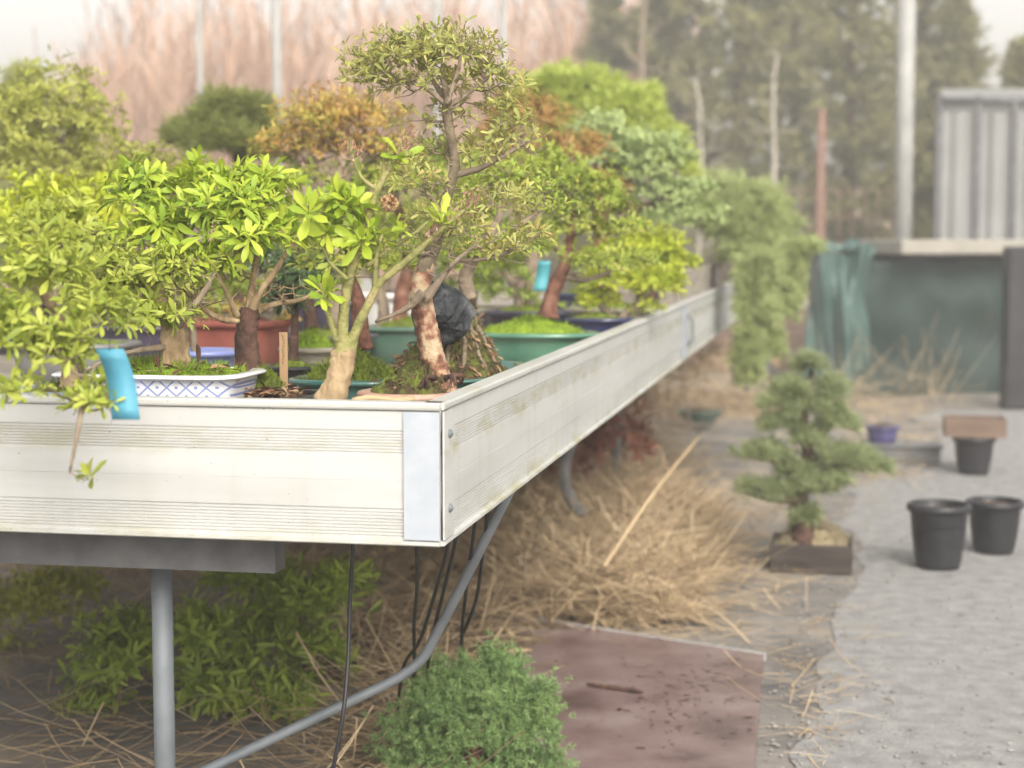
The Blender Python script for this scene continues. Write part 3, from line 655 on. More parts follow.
# blue and white porcelain pot
d = 2.92; b = FL(162, d+.02)
st = [stem_px([(178, 388, 20), (176, 372, 16), (175, 352, 14.5), (174, 335, 14), (170, 318, 10), (160, 300, 7), (150, 285, 5), (140, 262, 3)], d),
      stem_px([(173, 332, 5, .03), (190, 312, 3.5), (205, 290, 3), (215, 272, 2)], d-.03), stem_px([(174, 346, 4, .05), (140, 350, 2.6), (110, 358, 1.8), (85, 372, 1.5)], d-.05), stem_px([(167, 312, 4), (130, 300, 3), (100, 290, 2.5)], d)]
pd = pads_px([(125, 285, 46, 34), (170, 268, 44, 26, -.03), (90, 300, 34, 34), (150, 318, 44, 22, -.05), (100, 250, 40, 26, .03)], d)
make_bonsai('azalea_bonsai', 'bushy azalea in a white porcelain pot painted with a blue lattice', 'bonsai', b, st, pd, 480, L_OVER, BARK_TAN, BARK_GREY, GB,
    (pot_mesh(.158, .10, .122, 5, .84, lip=.010, lz=.945), G_PORC), [soil_std(.148, .09, .112, .022, MOSSB, 5, nf=2600, L=.018), lit(.14, .08, .124, 60, .03)], L=.028, W=.31, k=6, inner=.3, twiggy=([(110, 318, 66, 22), (190, 300, 30, 20)], d, 160))

# periwinkle pot
d = 3.75; b = FL(203, d)
make_bonsai('young_bonsai', 'young plant with reddish twigs in a round periwinkle blue pot', 'bonsai', b,
    [stem_px([(195, 358, 4), (194, 335, 3), (190, 312, 2)], d)], pads_px([(188, 305, 34, 22)], d), 60, L_OLIVE, BARK_GREY, None, GB,
    (pot_mesh(.072, .07, .105, 2.2, .8, lip=.014), G_BLUE), [soil_std(.06, .058, .085, .008, MOSS, nf=300)], L=.03)

# azalea reaching over the front board at the left
d = 2.62; b = FL(62, 2.82)
st = [stem_px([(70, 395, 14, .2), (72, 370, 11, .2), (66, 345, 9, .18), (55, 315, 7, .1), (40, 285, 5)], d), stem_px([(66, 350, 6, .18), (85, 330, 4, .05), (100, 310, 3)], d),
      stem_px([(66, 350, 6, .18), (76, 358, 4, -.1), (84, 385, 3, -.3), (78, 430, 2, -.4), (70, 472, 1.2, -.4)], d), stem_px([(55, 315, 5, .1), (20, 300, 3), (0, 280, 2)], d)]
pd = pads_px([(45, 275, 52, 40, -.2), (0, 330, 40, 46, -.3), (98, 315, 40, 34, -.2), (60, 350, 44, 36, -.3), (92, 402, 34, 26, -.35, .8), (60, 225, 46, 28, -.1), (92, 478, 9, 7, -.4, 1.2), (-20, 250, 40, 40, -.2), (20, 390, 30, 16, -.35, .7)], d)
V_root = make_bonsai('azalea_bonsai', 'spreading azalea whose low branches trail over the front board at the left', 'bonsai', b, st, pd, 560, L_OVER, BARK_TAN, BARK_GREY, GB,
    (pot_mesh(.10, .08, .10, 2.2, .8), G_BLUE), [soil_std(.09, .07, .09, .02, MOSS, nf=800)], L=.029, W=.31, k=6, inner=.3)

# back left shrubs
d = 5.2; b = FL(40, d)
make_bonsai('azalea_bonsai', 'big rounded olive shrub at the far left of the bench', 'shrub', b, [stem_px([(60, 340, 10), (62, 260, 9), (60, 190, 8), (60, 140, 6)], d)],
    pads_px([(55, 110, 62, 46), (0, 130, 50, 50), (95, 140, 30, 34), (40, 165, 60, 40)], d), 900, L_OLIVE, BARK_GREY, None, GB, (pot_mesh(.2, .16, .16, 4, .85), G_PURPLE), [soil_std(.18, .14, .15, .02, MOSS, 4, nf=300)], L=.034, W=.36, k=6, inner=.6)
d = 4.1; b = FL(75, d)
make_bonsai('azalea_bonsai', 'yellowish spreading azalea standing in front of the big olive shrub', 'bonsai', b, [stem_px([(80, 370, 10), (78, 320, 9), (75, 280, 8), (72, 250, 5)], d)],
    pads_px([(60, 205, 66, 30), (110, 220, 40, 28), (0, 225, 50, 34), (70, 250, 60, 22, -.1)], d), 420, L_YEL, BARK_GREY, None, GB, (pot_mesh(.14, .11, .1, 3, .85), PL_GREY), [soil_std(.13, .1, .09, .02, MOSS, 3, nf=300)], L=.036, W=.38, k=6, inner=.45)
d = 6.0; b = FL(238, d)
make_bonsai('pine_bonsai', 'small dark green pine with a forked trunk at the back left', 'bonsai', b, [stem_px([(242, 320, 9), (240, 240, 8), (240, 170, 7), (238, 145, 6), (236, 130, 4)], d)],
    pads_px([(210, 122, 34, 20), (245, 112, 36, 20), (262, 130, 22, 16), (180, 135, 26, 16), (220, 140, 44, 18, -.1), (255, 148, 30, 14), (225, 105, 30, 16)], d), 620, L_DARK, BARK_DARK, None, GB, (pot_mesh(.15, .12, .11, 3, .85), C_GREY), [soil_std(.14, .11, .1, .02, MOSS, 3, nf=300)],
    kind='tuft', k=26, L=.06, W=.0035, inner=.3)
d = 4.6; b = FL(325, d)
make_bonsai('azalea_bonsai', 'fan shaped azalea with orange and yellow new leaves in the middle', 'bonsai', b, [stem_px([(335, 330, 8), (336, 270, 7), (338, 215, 6), (338, 185, 5), (340, 165, 3)], d), stem_px([(338, 190, 4), (315, 165, 3), (295, 150, 2)], d), stem_px([(338, 190, 4), (362, 165, 3), (385, 150, 2)], d)],
    pads_px([(310, 128, 50, 32), (368, 124, 46, 28), (335, 112, 56, 26), (285, 150, 38, 26), (390, 150, 34, 24), (340, 150, 60, 22, .05)], d), 1300, L_ORANGE, BARK_GREY, None, GB, (pot_mesh(.13, .1, .09, 3, .85), G_PURPLE), [soil_std(.12, .09, .08, .02, MOSS, 3, nf=200)],
    kind='whorl', L=.027, W=.26, k=5, inner=.35, low=-.2, flat=.5)
d = 5.4; b = FL(520, d)
make_bonsai('azalea_bonsai', 'reddish brown leaved azalea wedged behind the tall open crown', 'bonsai', b, [stem_px([(530, 320, 8), (533, 260, 7), (538, 200, 6), (540, 165, 4)], d)],
    pads_px([(545, 118, 32, 26), (555, 150, 36, 26), (510, 110, 34, 24), (590, 150, 22, 24), (500, 150, 40, 30), (605, 185, 24, 18)], d), 900, L_RED, BARK_GREY, None, GB, (pot_mesh(.13, .11, .115, 2, .85), G_PURPLE), [soil_std(.12, .1, .1, .03, MOSS, nf=1200)],
    L=.030, W=.26, k=5, inner=.35)
d = 7.2; b = FL(590, d)
make_bonsai('cypress_bonsai', 'tallest of the right hand bonsai, a lime green feathery cypress', 'bonsai', b, [stem_px([(600, 300, 10), (602, 220, 9), (600, 150, 7), (598, 110, 5)], d)],
    pads_px([(570, 92, 50, 26), (622, 108, 42, 26), (545, 110, 36, 30), (648, 138, 34, 24), (590, 130, 60, 30), (672, 165, 26, 22)], d), 1500, L_LIME, BARK_RED, None, GB, (pot_mesh(.17, .14, .12, 3, .85), G_NAVY), [soil_std(.16, .13, .11, .02, MOSS, 3, nf=200)],
    kind='tuft', k=22, L=.055, W=.005, inner=.7, cone=65)
d = 6.1; b = FL(632, d)
make_bonsai('pine_bonsai', 'white pine bonsai with layered bluish grey-green pads over a dark leaning trunk', 'bonsai', b, [stem_px([(648, 300, 12), (646, 260, 10), (636, 225, 9), (622, 195, 9), (612, 170, 8), (600, 155, 6), (592, 142, 4)], d), stem_px([(618, 185, 5), (640, 172, 4), (665, 168, 3)], d), stem_px([(630, 212, 5), (655, 205, 4), (690, 200, 3)], d)],
    pads_px([(600, 128, 36, 17), (638, 145, 48, 20), (700, 215, 26, 16), (665, 222, 44, 14), (620, 160, 40, 20), (668, 158, 34, 14), (640, 175, 38, 14), (690, 190, 26, 12), (655, 195, 42, 16), (680, 212, 40, 13), (610, 152, 26, 14)], d), 1000, L_BLUE, BARK_DARK, None, GB, (pot_mesh(.16, .13, .10, 3, .85), C_GREY), [soil_std(.15, .12, .09, .03, MOSS, 3, nf=200)],
    L=.027, W=.42, k=8, inner=.55, low=-.3)
# low dark leaved plants that fill the bench between the trunks
L_GLOSS = leafmat('glossy_dark_leaf', [(.035,.07,.03), (.07,.12,.045), (.13,.19,.06)], transl=.25, rough=.3)
for px, d, pads, n, lf, lb, pt, bk, kk in (
    (292, 3.75, [(296, 282, 32, 20), (270, 262, 30, 20), (318, 268, 26, 20), (285, 300, 26, 12)], 150, L_GLOSS, 'dark glossy leaved shrub right behind the wooden name stake', (pot_mesh(.06, .055, .07, 2, .85), PL_BLACK), BARK_DARK, .034),
    (205, 5.3, [(200, 292, 52, 22), (160, 285, 40, 22), (245, 285, 36, 22), (210, 262, 50, 20)], 380, L_MID, 'spreading mid green azalea half hidden behind the terracotta planter', (pot_mesh(.16, .12, .10, 3, .85), G_DKGREEN), BARK_GREY, .034),
    (330, 6.3, [(330, 262, 52, 22), (290, 245, 46, 24), (370, 250, 40, 22), (330, 282, 40, 12)], 420, L_OLIVE, 'olive leaved azalea in the back row seen through the fork of the young azalea', (pot_mesh(.17, .12, .12, 3, .85), G_PURPLE), BARK_DARK, .036),
    (470, 5.9, [(470, 262, 46, 22), (430, 255, 40, 24), (510, 262, 34, 18), (470, 285, 50, 10)], 420, L_WEED, 'low green azalea in the back row showing between rock and mottled trunk', (pot_mesh(.17, .12, .11, 3, .85), C_GREY), BARK_DARK, .032),
    (425, 7.0, [(420, 215, 50, 24), (470, 205, 46, 28), (440, 240, 60, 22), (380, 220, 40, 22)], 520, L_MID, 'rounded azalea farthest back in the middle of the bench', (pot_mesh(.2, .14, .13, 3, .85), G_NAVY), BARK_DARK, .040),
    (140, 4.9, [(140, 165, 46, 24), (185, 172, 40, 20), (100, 180, 40, 26), (160, 195, 50, 26)], 620, L_OLIVE, 'tall olive azalea between the big rounded shrub and the dark green pine', (pot_mesh(.12, .1, .10, 3, .85), G_PURPLE), BARK_DARK, .030),
    (120, 5.9, [(120, 290, 60, 24), (60, 290, 60, 24), (100, 265, 60, 22), (20, 280, 40, 26)], 480, L_OLIVE, 'wide olive azalea in the back row behind the porcelain pot', (pot_mesh(.2, .14, .12, 3, .85), C_TERRA), BARK_GREY, .036)):
    t0, t1 = pads[0][0], pads[0][1]
    make_bonsai('azalea_bonsai' if lf is not L_GLOSS else 'potted_shrub', lb, 'bonsai' if lf is not L_GLOSS else 'shrub', FL(px, d), [stem_px([(px, on_y(d), 6), (px+2, on_y(d)-18, 5), (t0, t1, 3)], d)],
        pads_px(pads, d), n, lf, bk, BARK_GREY, GB, pt, [soil_std(.05 if n == 150 else .13, .045 if n == 150 else .1, .06 if n == 150 else .09, .02, MOSS, 3, nf=300)], L=kk, W=.38, k=6, inner=.3, low=-.5)
# oval green pot with azalea
d = 4.55; b = FL(541, d)
K_root = make_bonsai('azalea_bonsai', 'azalea with short thick red trunk on bright moss in a glossy oval green pot', 'bonsai', b,
    [stem_px([(548, 318, 12), (549, 308, 8.5), (552, 295, 7.5), (557, 282, 7.5), (564, 268, 6), (570, 245, 5), (572, 220, 4), (568, 195, 3)], d), stem_px([(560, 275, 4), (585, 280, 3), (610, 272, 2)], d), stem_px([(566, 255, 4), (540, 235, 3), (520, 215, 2.4)], d), stem_px([(570, 235, 4), (600, 222, 3), (625, 215, 2)], d)],
    pads_px([(560, 178, 42, 24), (600, 205, 36, 22), (530, 200, 32, 24), (575, 228, 50, 22), (625, 230, 30, 20), (600, 262, 40, 22, -.05), (540, 245, 26, 18), (640, 262, 26, 16), (545, 165, 40, 24), (585, 190, 50, 26), (515, 235, 24, 20)], d), 1250, L_MID, BARK_RED, BARK_GREY, GB,
    (pot_mesh(.165, .115, .10, 2.3, .86, lip=.016), G_GREEN), [soil_std(.15, .10, .09, .045, MOSSB, nf=2600, L=.012), lit(.14, .09, .095, 50, .016)], L=.024, W=.36, k=6, inner=.4, twiggy=([(575, 250, 60, 26), (560, 210, 50, 40)], d, 180))
# violet pot with pale rim
d = 5.35; b = FL(528, d-.05)
make_bonsai('young_bonsai', 'low leafy seedling carpet in a dark violet pot behind the glossy oval green one', 'bonsai', b,
    [stem_px([(520, 310, 5), (515, 290, 4), (505, 270, 3)], d)], pads_px([(510, 296, 34, 9, -.04), (500, 275, 36, 14), (550, 306, 20, 5)], d), 130, L_WEED, BARK_GREY, None, GB,
    (pot_mesh(.13, .09, .125, 2.4, .85), G_PURPLE), [soil_std(.12, .08, .115, .02, MOSS, nf=700)], L=.022, W=.45)
# yellow azalea
d = 5.3; b = FL(610, d-.05)
make_bonsai('azalea_bonsai', 'low cushion azalea with the yellowest leaves beside the right rim in a navy pot', 'bonsai', b,
    [stem_px([(615, 330, 6), (625, 315, 5), (640, 302, 4), (650, 285, 3)], d), stem_px([(618, 322, 4), (600, 305, 3), (590, 292, 2)], d)],
    pads_px([(645, 248, 46, 22, .1), (672, 262, 26, 12, .1), (620, 280, 40, 22), (655, 278, 28, 16), (655, 285, 34, 16), (600, 300, 26, 12), (650, 308, 22, 9, .0, .5), (610, 258, 34, 14, .1)], d), 1050, L_YEL, BARK_GREY, None, GB,
    (pot_mesh(.105, .085, .105, 2.4, .85), G_NAVY), [soil_std(.095, .075, .095, .02, MOSS, nf=500)], L=.032, W=.31, k=6, inner=.4, low=-.3, twiggy=([(640, 290, 50, 22)], d, 90))
# grey wooden planter at the far end with cascading juniper
p0 = np.array([-.182, 4.36, FLOOR+.0005]); pl = empty('wooden_planter', p0, 'long weathered grey wooden planter box along the right rim beyond the seam', 'planter')
for xx in (.135, -.135): m = MB(); m.box((xx, 1.0, .108), (.022, 2.2, .216), 0, .003); m.build('side_plank', WOOD_GREY, pl, False)
for yy in (-.09, 2.09): m = MB(); m.box((0, yy, .108), (.245, .022, .216), 0, .003); m.build('end_plank', WOOD_GREY, pl, False)
m = MB(); m.box((0, 1.0, .1), (.24, 2.14, .18)); m.build('soil', SOIL, pl, False)
m = MB(); m.box((.149, 1.55, .11), (.004, .06, .2)); m.build('batten', WOOD_DARK, pl, False)
d = 8.35; b = FL(706, 8.9)
make_bonsai('juniper_bonsai', 'pale green juniper cascading over the far end of the bench', 'bonsai', b, [stem_px([(706, 302, 7, .55), (710, 278, 6.5, .55), (724, 254, 6, .4), (746, 240, 6, .1), (765, 250, 6), (768, 300, 4), (755, 345, 3)], d), stem_px([(724, 254, 5, .4), (722, 220, 4, .2), (715, 195, 3)], d)],
    pads_px([(735, 212, 40, 26), (755, 240, 34, 28), (768, 275, 26, 30), (758, 312, 24, 28, -.3), (748, 352, 18, 34, -.35), (712, 190, 30, 20), (775, 250, 20, 16), (760, 272, 24, 26, -.3), (800, 246, 26, 7), (692, 212, 26, 20, -.1), (728, 228, 28, 22, -.1), (754, 292, 20, 34, -.3), (748, 375, 16, 24, -.35), (782, 285, 22, 30), (762, 222, 36, 32), (774, 305, 26, 34, -.1), (742, 205, 40, 30), (766, 345, 20, 26, -.2), (750, 250, 36, 34, -.1), (786, 262, 22, 24)], d), 4200, L_CASC, BARK_GREY, None, GB, (pot_mesh(.14, .12, .16, 3, .85), PL_BLACK), [soil_std(.13, .11, .15, .02, MOSS, 3, nf=200)],
    kind='tuft', k=22, L=.055, W=.005, inner=.5, cone=80)

# tags and the label stake
def plant_tag(px, py, d, w_, h_, tilt, m, lb, string):
    o = at(px, py, d); g = MB(); n = 7; V = []
    for sgn in (-.0006, .0006):
        for i in range(n):
            t = i/(n-1); z = h_*(.5-t); yb = .004*math.sin(t*PI*1.3)*h_/.04
            for xx in (-w_/2, w_/2): V.append([xx*math.cos(tilt)+z*math.sin(tilt)*.6, yb+sgn+xx*.15, z])
    F = []
    for i in range(n-1): F += [[2*i, 2*i+1, 2*i+3, 2*i+2], [2*n+2*i+2, 2*n+2*i+3, 2*n+2*i+1, 2*n+2*i], [2*i+2, 2*n+2*i+2, 2*n+2*i, 2*i], [2*i+1, 2*n+2*i+1, 2*n+2*i+3, 2*i+3]]
    F += [[0, 2*n, 2*n+1, 1], [2*n-2, 2*n-1, 4*n-1, 4*n-2]]
    g.add(V, F); r = empty('plant_tag', o, lb, 'tag'); g.build('strip', m, r)
    g = MB(); top = np.array(V[0:2]).mean(0); g.tube(spline([top-[0, 0, .002], top+np.array(string)*.5+[.003, 0, 0], top+np.array(string)], 4), .0007, 5); g.build('string', HOSE, r)
plant_tag(542, 276, 4.42, .034, .078, .25, TAG, 'turquoise plastic tag hanging beside the short red trunk', (.005, .02, .05))
plant_tag(119, 384, 2.24, .040, .092, -.45, TAGB, 'large blue plastic tag hanging in front of the porcelain pot', (-.01, .01, .06))
p = at(284, 392, 3.08); q = at(284, 332, 3.08)
sk_ = empty('label_stake', (p[0], p[1], p[2]), 'narrow wooden name stake with ink marks, right of the dark trunk', 'plant label')
g = MB(); hh_ = q[2]-p[2]; g.box((0, 0, hh_/2-.02), (.015, .004, hh_+.04), .1, .0008); g.build('stake', WOOD_NEW, sk_, False)
g = MB()
for i in range(9):
    z = hh_*(.95-.055*i); x0 = rng.uniform(-.003, 0); g.tube(spline([(x0, -.0026, z), (x0+.003, -.0028, z-.002), (x0+rng.uniform(0, .004), -.0024, z-.004)], 3), .0004, 4)
g.build('ink_marks', INK, sk_)
P = spline([at(352, 400.5, 2.66), at(372, 398, 2.66), at(395, 400, 2.665), at(415, 399, 2.67)], 4); g = MB(); g.tube(P, [.004]+[.005]*(len(P)-2)+[.003], 7, jit=.2)
tag(g.build('dry_twig', STRAW, None, origin=P[0]), 'pale dry twig lying just inside the front rim', 'twig')

# ------------------------------------------------------------------ ground
GR = mat('weed_mat_soil', [(.10,.097,.095), (.16,.153,.145), (.22,.20,.18), (.32,.27,.20)], .9, 3.2, detail=9, bump=.6, bscale=30)
PATHM = mat('pale_gravel', [(.18,.179,.177), (.24,.238,.235), (.29,.287,.282)], .9, 16, detail=9, bump=.6, bscale=80)
g = MB(); g.add([[-110, -18, 0], [110, -18, 0], [110, 118, 0], [-110, 118, 0]], [[0, 1, 2, 3]]); structure(g.build('ground', GR, None, False))
def gp(px, py, z=0): return ground(px, py, z)[:2]
edge = [gp(735, 1000), gp(770, 850), gp(792, 768), gp(812, 700), gp(842, 620), gp(855, 560), gp(850, 520), gp(868, 480), gp(900, 462), gp(930, 440), gp(935, 425), gp(925, 410)]
E = spline(np.array([[*e, 0] for e in edge]), 12)[:, :2]; tt = np.linspace(0, 1, len(E)); E[:, 0] += (.07*np.sin(tt*31)+.05*np.sin(tt*77+1)+.035*np.sin(tt*170+2)+rng.normal(0, .022, len(E)))*np.clip(E[:, 1]/6-.25, .25, 1.3)
poly = [tuple(e) for e in E]+[(14, gp(930, 408)[1]), (14, -3), (E[0][0]+.4, -3)]
g = MB(); n = len(poly); g.add([[*q, .004] for q in poly], [list(range(n-1, -1, -1))[::-1]]); po = g.build('path', PATHM, None, False); structure(po)

# loose pebbles of the path, thinning out across its edge
g = MB(); oc = np.array([[1,0,0],[0,1,0],[-1,0,0],[0,-1,0],[0,0,1],[0,0,-1],[.6,.6,.5],[-.6,.6,.5],[-.6,-.6,.5],[.6,-.6,.5]]); of = [[0,6,4,9],[1,7,4,6],[2,8,4,7],[3,9,4,8],[0,1,6],[1,2,7],[2,3,8],[3,0,9],[1,0,5],[2,1,5],[3,2,5],[0,3,5]]
for i in range(2600):
    e = E[rng.integers(0, len(E))]+rng.normal(0, .03, 2); x = e[0]+(abs(rng.normal(0, .9)) if rng.uniform() < .72 else -abs(rng.normal(0, .09))); r_ = rng.uniform(.0025, .0075)
    g.add(oc*r_*rng.uniform(.7, 1.3, 3)*[1, 1, .6]*(1+rng.normal(0, .08, oc.shape))+[x, e[1]+rng.normal(0, .12), .004+r_*.25], of)
tag(g.build('pebbles', mat('pebble', [(.13,.125,.12), (.24,.235,.225), (.36,.35,.335)], .85, 6, island=.85), None, False), 'loose grey pebbles scattered over the pale path and its edge', 'pebbles', kind='stuff')
# red-brown board lying on the ground
SHEET = mat('wet_red_brown_board', [(.09,.057,.053), (.165,.110,.104), (.21,.150,.143), (.27,.22,.21)], .35, 5, detail=9, spec=.5, bump=.1, bscale=40)
c4 = [gp(506, 616, .02), gp(764, 656, .02), gp(742, 900, .02), gp(440, 860, .02)]
g = MB(); g.prism(c4[::-1], .006, .024); sh = g.build('ground_board', SHEET, None, False); tag(sh, 'wet red-brown board lying flat on the ground before the straw', 'board')
g = MB(); a = np.array([*c4[0], .016]); b = np.array([*c4[1], .016]); dv = unit(b-a); nv = np.array([-dv[1], dv[0], 0]); mid = (a+b)/2+nv*.007
g.box(mid, (np.linalg.norm(b-a), .010, .022), math.atan2(dv[1], dv[0])); g.build('pale_edge', mat('pale_edge', [(.30,.29,.28), (.44,.43,.42)], .8, 9), sh, False)
g = MB()
for i in range(340):
    px, py = rng.normal(680, 50), rng.normal(688, 30)
    if 540 < px < 770 and 645 < py < 765:
        c = ground(px, py, .0242); r_ = rng.uniform(.0015, .0075)*rng.uniform(.4, 1); q = ring(r_*rng.uniform(.9, 2), r_*rng.uniform(.7, 1.4), 2, 8); g.add(np.column_stack([c[0]+q[:, 0], c[1]+q[:, 1], np.full(8, .0262)]), [list(range(8))])
g.build('damp_spots', mat('damp_spot', [(.085,.045,.04), (.12,.065,.058)], .3, 20), sh, False)
a, b = ground(587, 684, .03), ground(643, 692, .03); g = MB(); g.tube([a, a+(b-a)*.1, a+(b-a)*.5, a+(b-a)*.9, b], [.003, .006, .0065, .006, .003], 8)
tag(g.build('wet_stick', BARK_DARK, None, origin=a), 'short dark stick lying on the red-brown board', 'stick')

# straw
def strand(g, P, az, el, L, w_, bend):
    D = np.column_stack([np.cos(az)*np.cos(el), np.sin(az)*np.cos(el), np.sin(el)]); B = unit(np.cross(D, [0, 0, 1.])); n = len(P)
    U = np.cross(B, D); L = L[:, None]; W = w_[:, None]; rows = []
    for t in (0, .35, .7, 1):
        C = P+D*L*t - np.array([0, 0, 1])*L*bend[:, None]*t*t; rows += [C-B*W*.5, C+U*W*.35, C+B*W*.5]
    V = np.stack(rows, 1).reshape(-1, 3); V[:, 2] = np.maximum(V[:, 2], .006)
    base = np.arange(n)[:, None, None]*12
    F = np.array([[3*i+a, 3*i+a+1, 3*i+a+4, 3*i+a+3] for i in range(3) for a in range(2)])+base
    n0 = g.n; g.v.append(V); g.f += (F.reshape(-1, 4)+n0).tolist(); g.n += len(V)
g = MB()
def straw_patch(px0, px1, py0, py1, n, hgt, L=(.08, .30), elv=.22, wd=1.0, taper=True):
    px = rng.uniform(px0, px1, n); 
    gy0, gy1 = 1/(py0-237.), 1/(py1-237.)
    py = 237+1/rng.uniform(gy1, gy0, n)
    P = np.array([ground(x, y, .01) for x, y in zip(px, py)])
    fx = (px-px0)/(px1-px0); env = np.clip(np.minimum(fx, 1-fx)*5, .12, 1) if taper else 1
    P[:, 2] += rng.uniform(0, 1, n)**1.4*hgt*env
    rel = (P[:, :2]-c4[0])@np.linalg.inv(np.array([c4[1]-c4[0], c4[3]-c4[0]]))
    ok = ~((rel[:, 0] > -.04) & (rel[:, 0] < 1.02) & (rel[:, 1] > .02)) | (rng.uniform(0, 1, n) < .02)
    # the straw lies in wisps: thin it where a slow wave is low
    ok &= rng.uniform(0, 1, n) < np.clip(.55+.55*np.sin(P[:, 0]*5.1+1.3*np.sin(P[:, 1]*2.3))*np.sin(P[:, 1]*3.7+P[:, 0]*1.9)+.6*min(1, hgt/.2), .08, 1)
    P = P[ok]; n = len(P)
    strand(g, P, rng.normal(.35, .9, n)+rng.integers(0, 2, n)*PI, rng.normal(.05, elv, n), rng.uniform(*L, n), rng.uniform(.0016, .0052, n)*wd, rng.normal(.10, .30, n))
straw_patch(470, 690, 495, 625, 11500, .13, elv=.17)
straw_patch(0, 420, 540, 900, 1800, .05)
straw_patch(-100, 200, 545, 640, 700, .12)
straw_patch(480, 720, 500, 625, 1500, .15, L=(.12, .34), elv=.14, wd=1.45)
straw_patch(500, 680, 455, 560, 2600, .15, elv=.18)
straw_patch(560, 690, 420, 490, 1000, .09)
straw_patch(640, 790, 385, 430, 1100, .16)
straw_patch(330, 520, 560, 800, 2300, .08)
straw_patch(600, 790, 500, 645, 1200, .02, L=(.04, .22), elv=.12, wd=.8)
straw_patch(780, 880, 440, 700, 260, .008, L=(.03, .16), elv=.08, wd=.7, taper=False)
straw_patch(745, 840, 640, 900, 170, .006, L=(.03, .16), elv=.08, wd=.6, taper=False)
straw_patch(660, 780, 440, 540, 380, .02)
straw_patch(740, 830, 560, 770, 260, .01, L=(.04, .20), elv=.1, wd=.7)
straw_patch(840, 930, 400, 480, 700, .05)
straw_patch(100, 420, 500, 560, 1200, .2)
straw_patch(600, 760, 360, 400, 700, .25)
straw_patch(800, 960, 392, 412, 350, .2, L=(.2, .6), elv=.7)
o = g.build('straw', STRAW, None); tag(o, 'loose dry straw heaped beside the bench and strewn over the ground', 'straw', kind='stuff')
# clods under the straw so the heap has body
g = MB()
for (px, py, rx, ry, h) in ((550, 585, .55, .42, .10), (580, 520, .5, .8, .10), (690, 405, .7, 1.0, .07), (430, 640, .55, .6, .05)):
    c = ground(px, py); q = mound_mesh(rx, ry, 0, h, n=36, m=10, amp=.25, pw=1.8); V = np.concatenate(q.v)+[c[0], c[1], -.004]; g.add(V, q.f)
tag(g.build('straw_litter_bed', mat('straw_bed', [(.05,.035,.022), (.13,.09,.05), (.24,.17,.10)], .95, 24, detail=8, bump=1, bscale=60), None), 'trampled bed of broken straw under the loose heap', 'straw', kind='stuff')
a, b = at(604, 566, 5.35), at(699, 437, 6.3); g = MB(); g.tube(spline([a, (a+b)/2+[0, 0, .02], b], 5), np.linspace(.0075, .0045, 11), 7)
tag(g.build('dry_stalk', STRAW, None, origin=a), 'single long straight reed stalk leaning out of the straw heap', 'stalk')
for q in [((498, 655), (532, 650)), ((500, 628), (516, 638))]:
    a, b = ground(*q[0], .032), ground(*q[1], .032); g = MB(); g.tube([a, (a+b)/2+[0, 0, .004], b], [.004, .009, .003], 7, jit=.1)
    tag(g.build('straw_chip', STRAW, None, origin=a), 'pale wood chip on the red-brown board close to the round juniper' if q[0][1] > 640 else 'curled brown chip at the far corner of the red-brown board', 'chip')

# ------------------------------------------------------------------ undergrowth beneath the bench
def bush(name, lb, cat, px, d, pads, n, leaf, L, W=.3, k=6, group=None, kind='whorl', bark=BARK_GREY, rtip=.0012, low=-.2, inner=.3, **kw):
    b = on(px, d, 0); root = empty(name, b, lb, cat, group); pd = [(c-b, r, wg) for c, r, wg in pads_px(pads, d)]
    tips, axes = sample_pads(pd, n, low, inner, kw.get('flat', 0)); c = pd[0][0]
    st = [(spline([[0, 0, 0], [c[0]*.15, c[1]*.15, max(.03, c[2]*.3)], [c[0]*.4, c[1]*.4, max(.06, c[2]*.6)]], 4), np.linspace(.008, .004, 9))]
    sk = grow(st, tips, rtip); m = MB(); m.tube(st[0][0], st[0][1], 8)
    twigs(m, sk); m.build('stems', bark, root); m = MB()
    if kind == 'whorl': whorls(m, tips, axes, k, L, W)
    else: tufts(m, tips, axes, k, L, kw.get('w', .003), kw.get('cone', 70))
    m.build('foliage', leaf, root); return root
GU = 'green plants under the bench'
bush('undergrowth_shrub', 'leafy green shrub under the bench beside the leftmost hose', 'shrub', 300, 4.6, [(300, 605, 60, 44), (345, 585, 34, 26), (260, 640, 50, 40), (250, 580, 50, 24), (315, 655, 40, 36)], 420, L_WEED, .06, .2, 8, GU)
bush('undergrowth_shrub', 'low green shrub just right of the front steel leg', 'shrub', 225, 4.3, [(225, 690, 50, 40), (200, 640, 36, 40), (270, 700, 50, 34)], 330, L_WEED, .06, .22, 8, GU)
bush('undergrowth_shrub', 'dark green shrub just left of the front steel leg', 'shrub', 120, 4.4, [(120, 660, 45, 60), (90, 720, 46, 40), (140, 740, 30, 30)], 330, L_WEED, .055, .25, 7, GU)
bush('undergrowth_shrub', 'olive shrub in the lower left corner under the bench', 'shrub', 20, 5.0, [(20, 610, 60, 30), (60, 590, 50, 24), (0, 680, 50, 50)], 360, L_OLIVE, .05, .3, 6, GU)
bush('dead_weed', 'dry brown weed stems standing behind the green undergrowth', 'weed', 280, 6.2, [(230, 568, 70, 22), (310, 565, 60, 20), (130, 570, 60, 25), (380, 560, 40, 30)], 420, STRAW, .05, .18, 4, None, low=-.6)
bush('dead_weed', 'red-brown dried weed beside the far steel leg of the bench', 'weed', 590, 7.4, [(575, 445, 36, 22), (600, 430, 36, 26), (630, 425, 22, 30), (560, 462, 24, 16), (645, 440, 12, 20)], 260, L_DRY, .075, .25, 5, None, bark=BARK_RED, low=-.9)
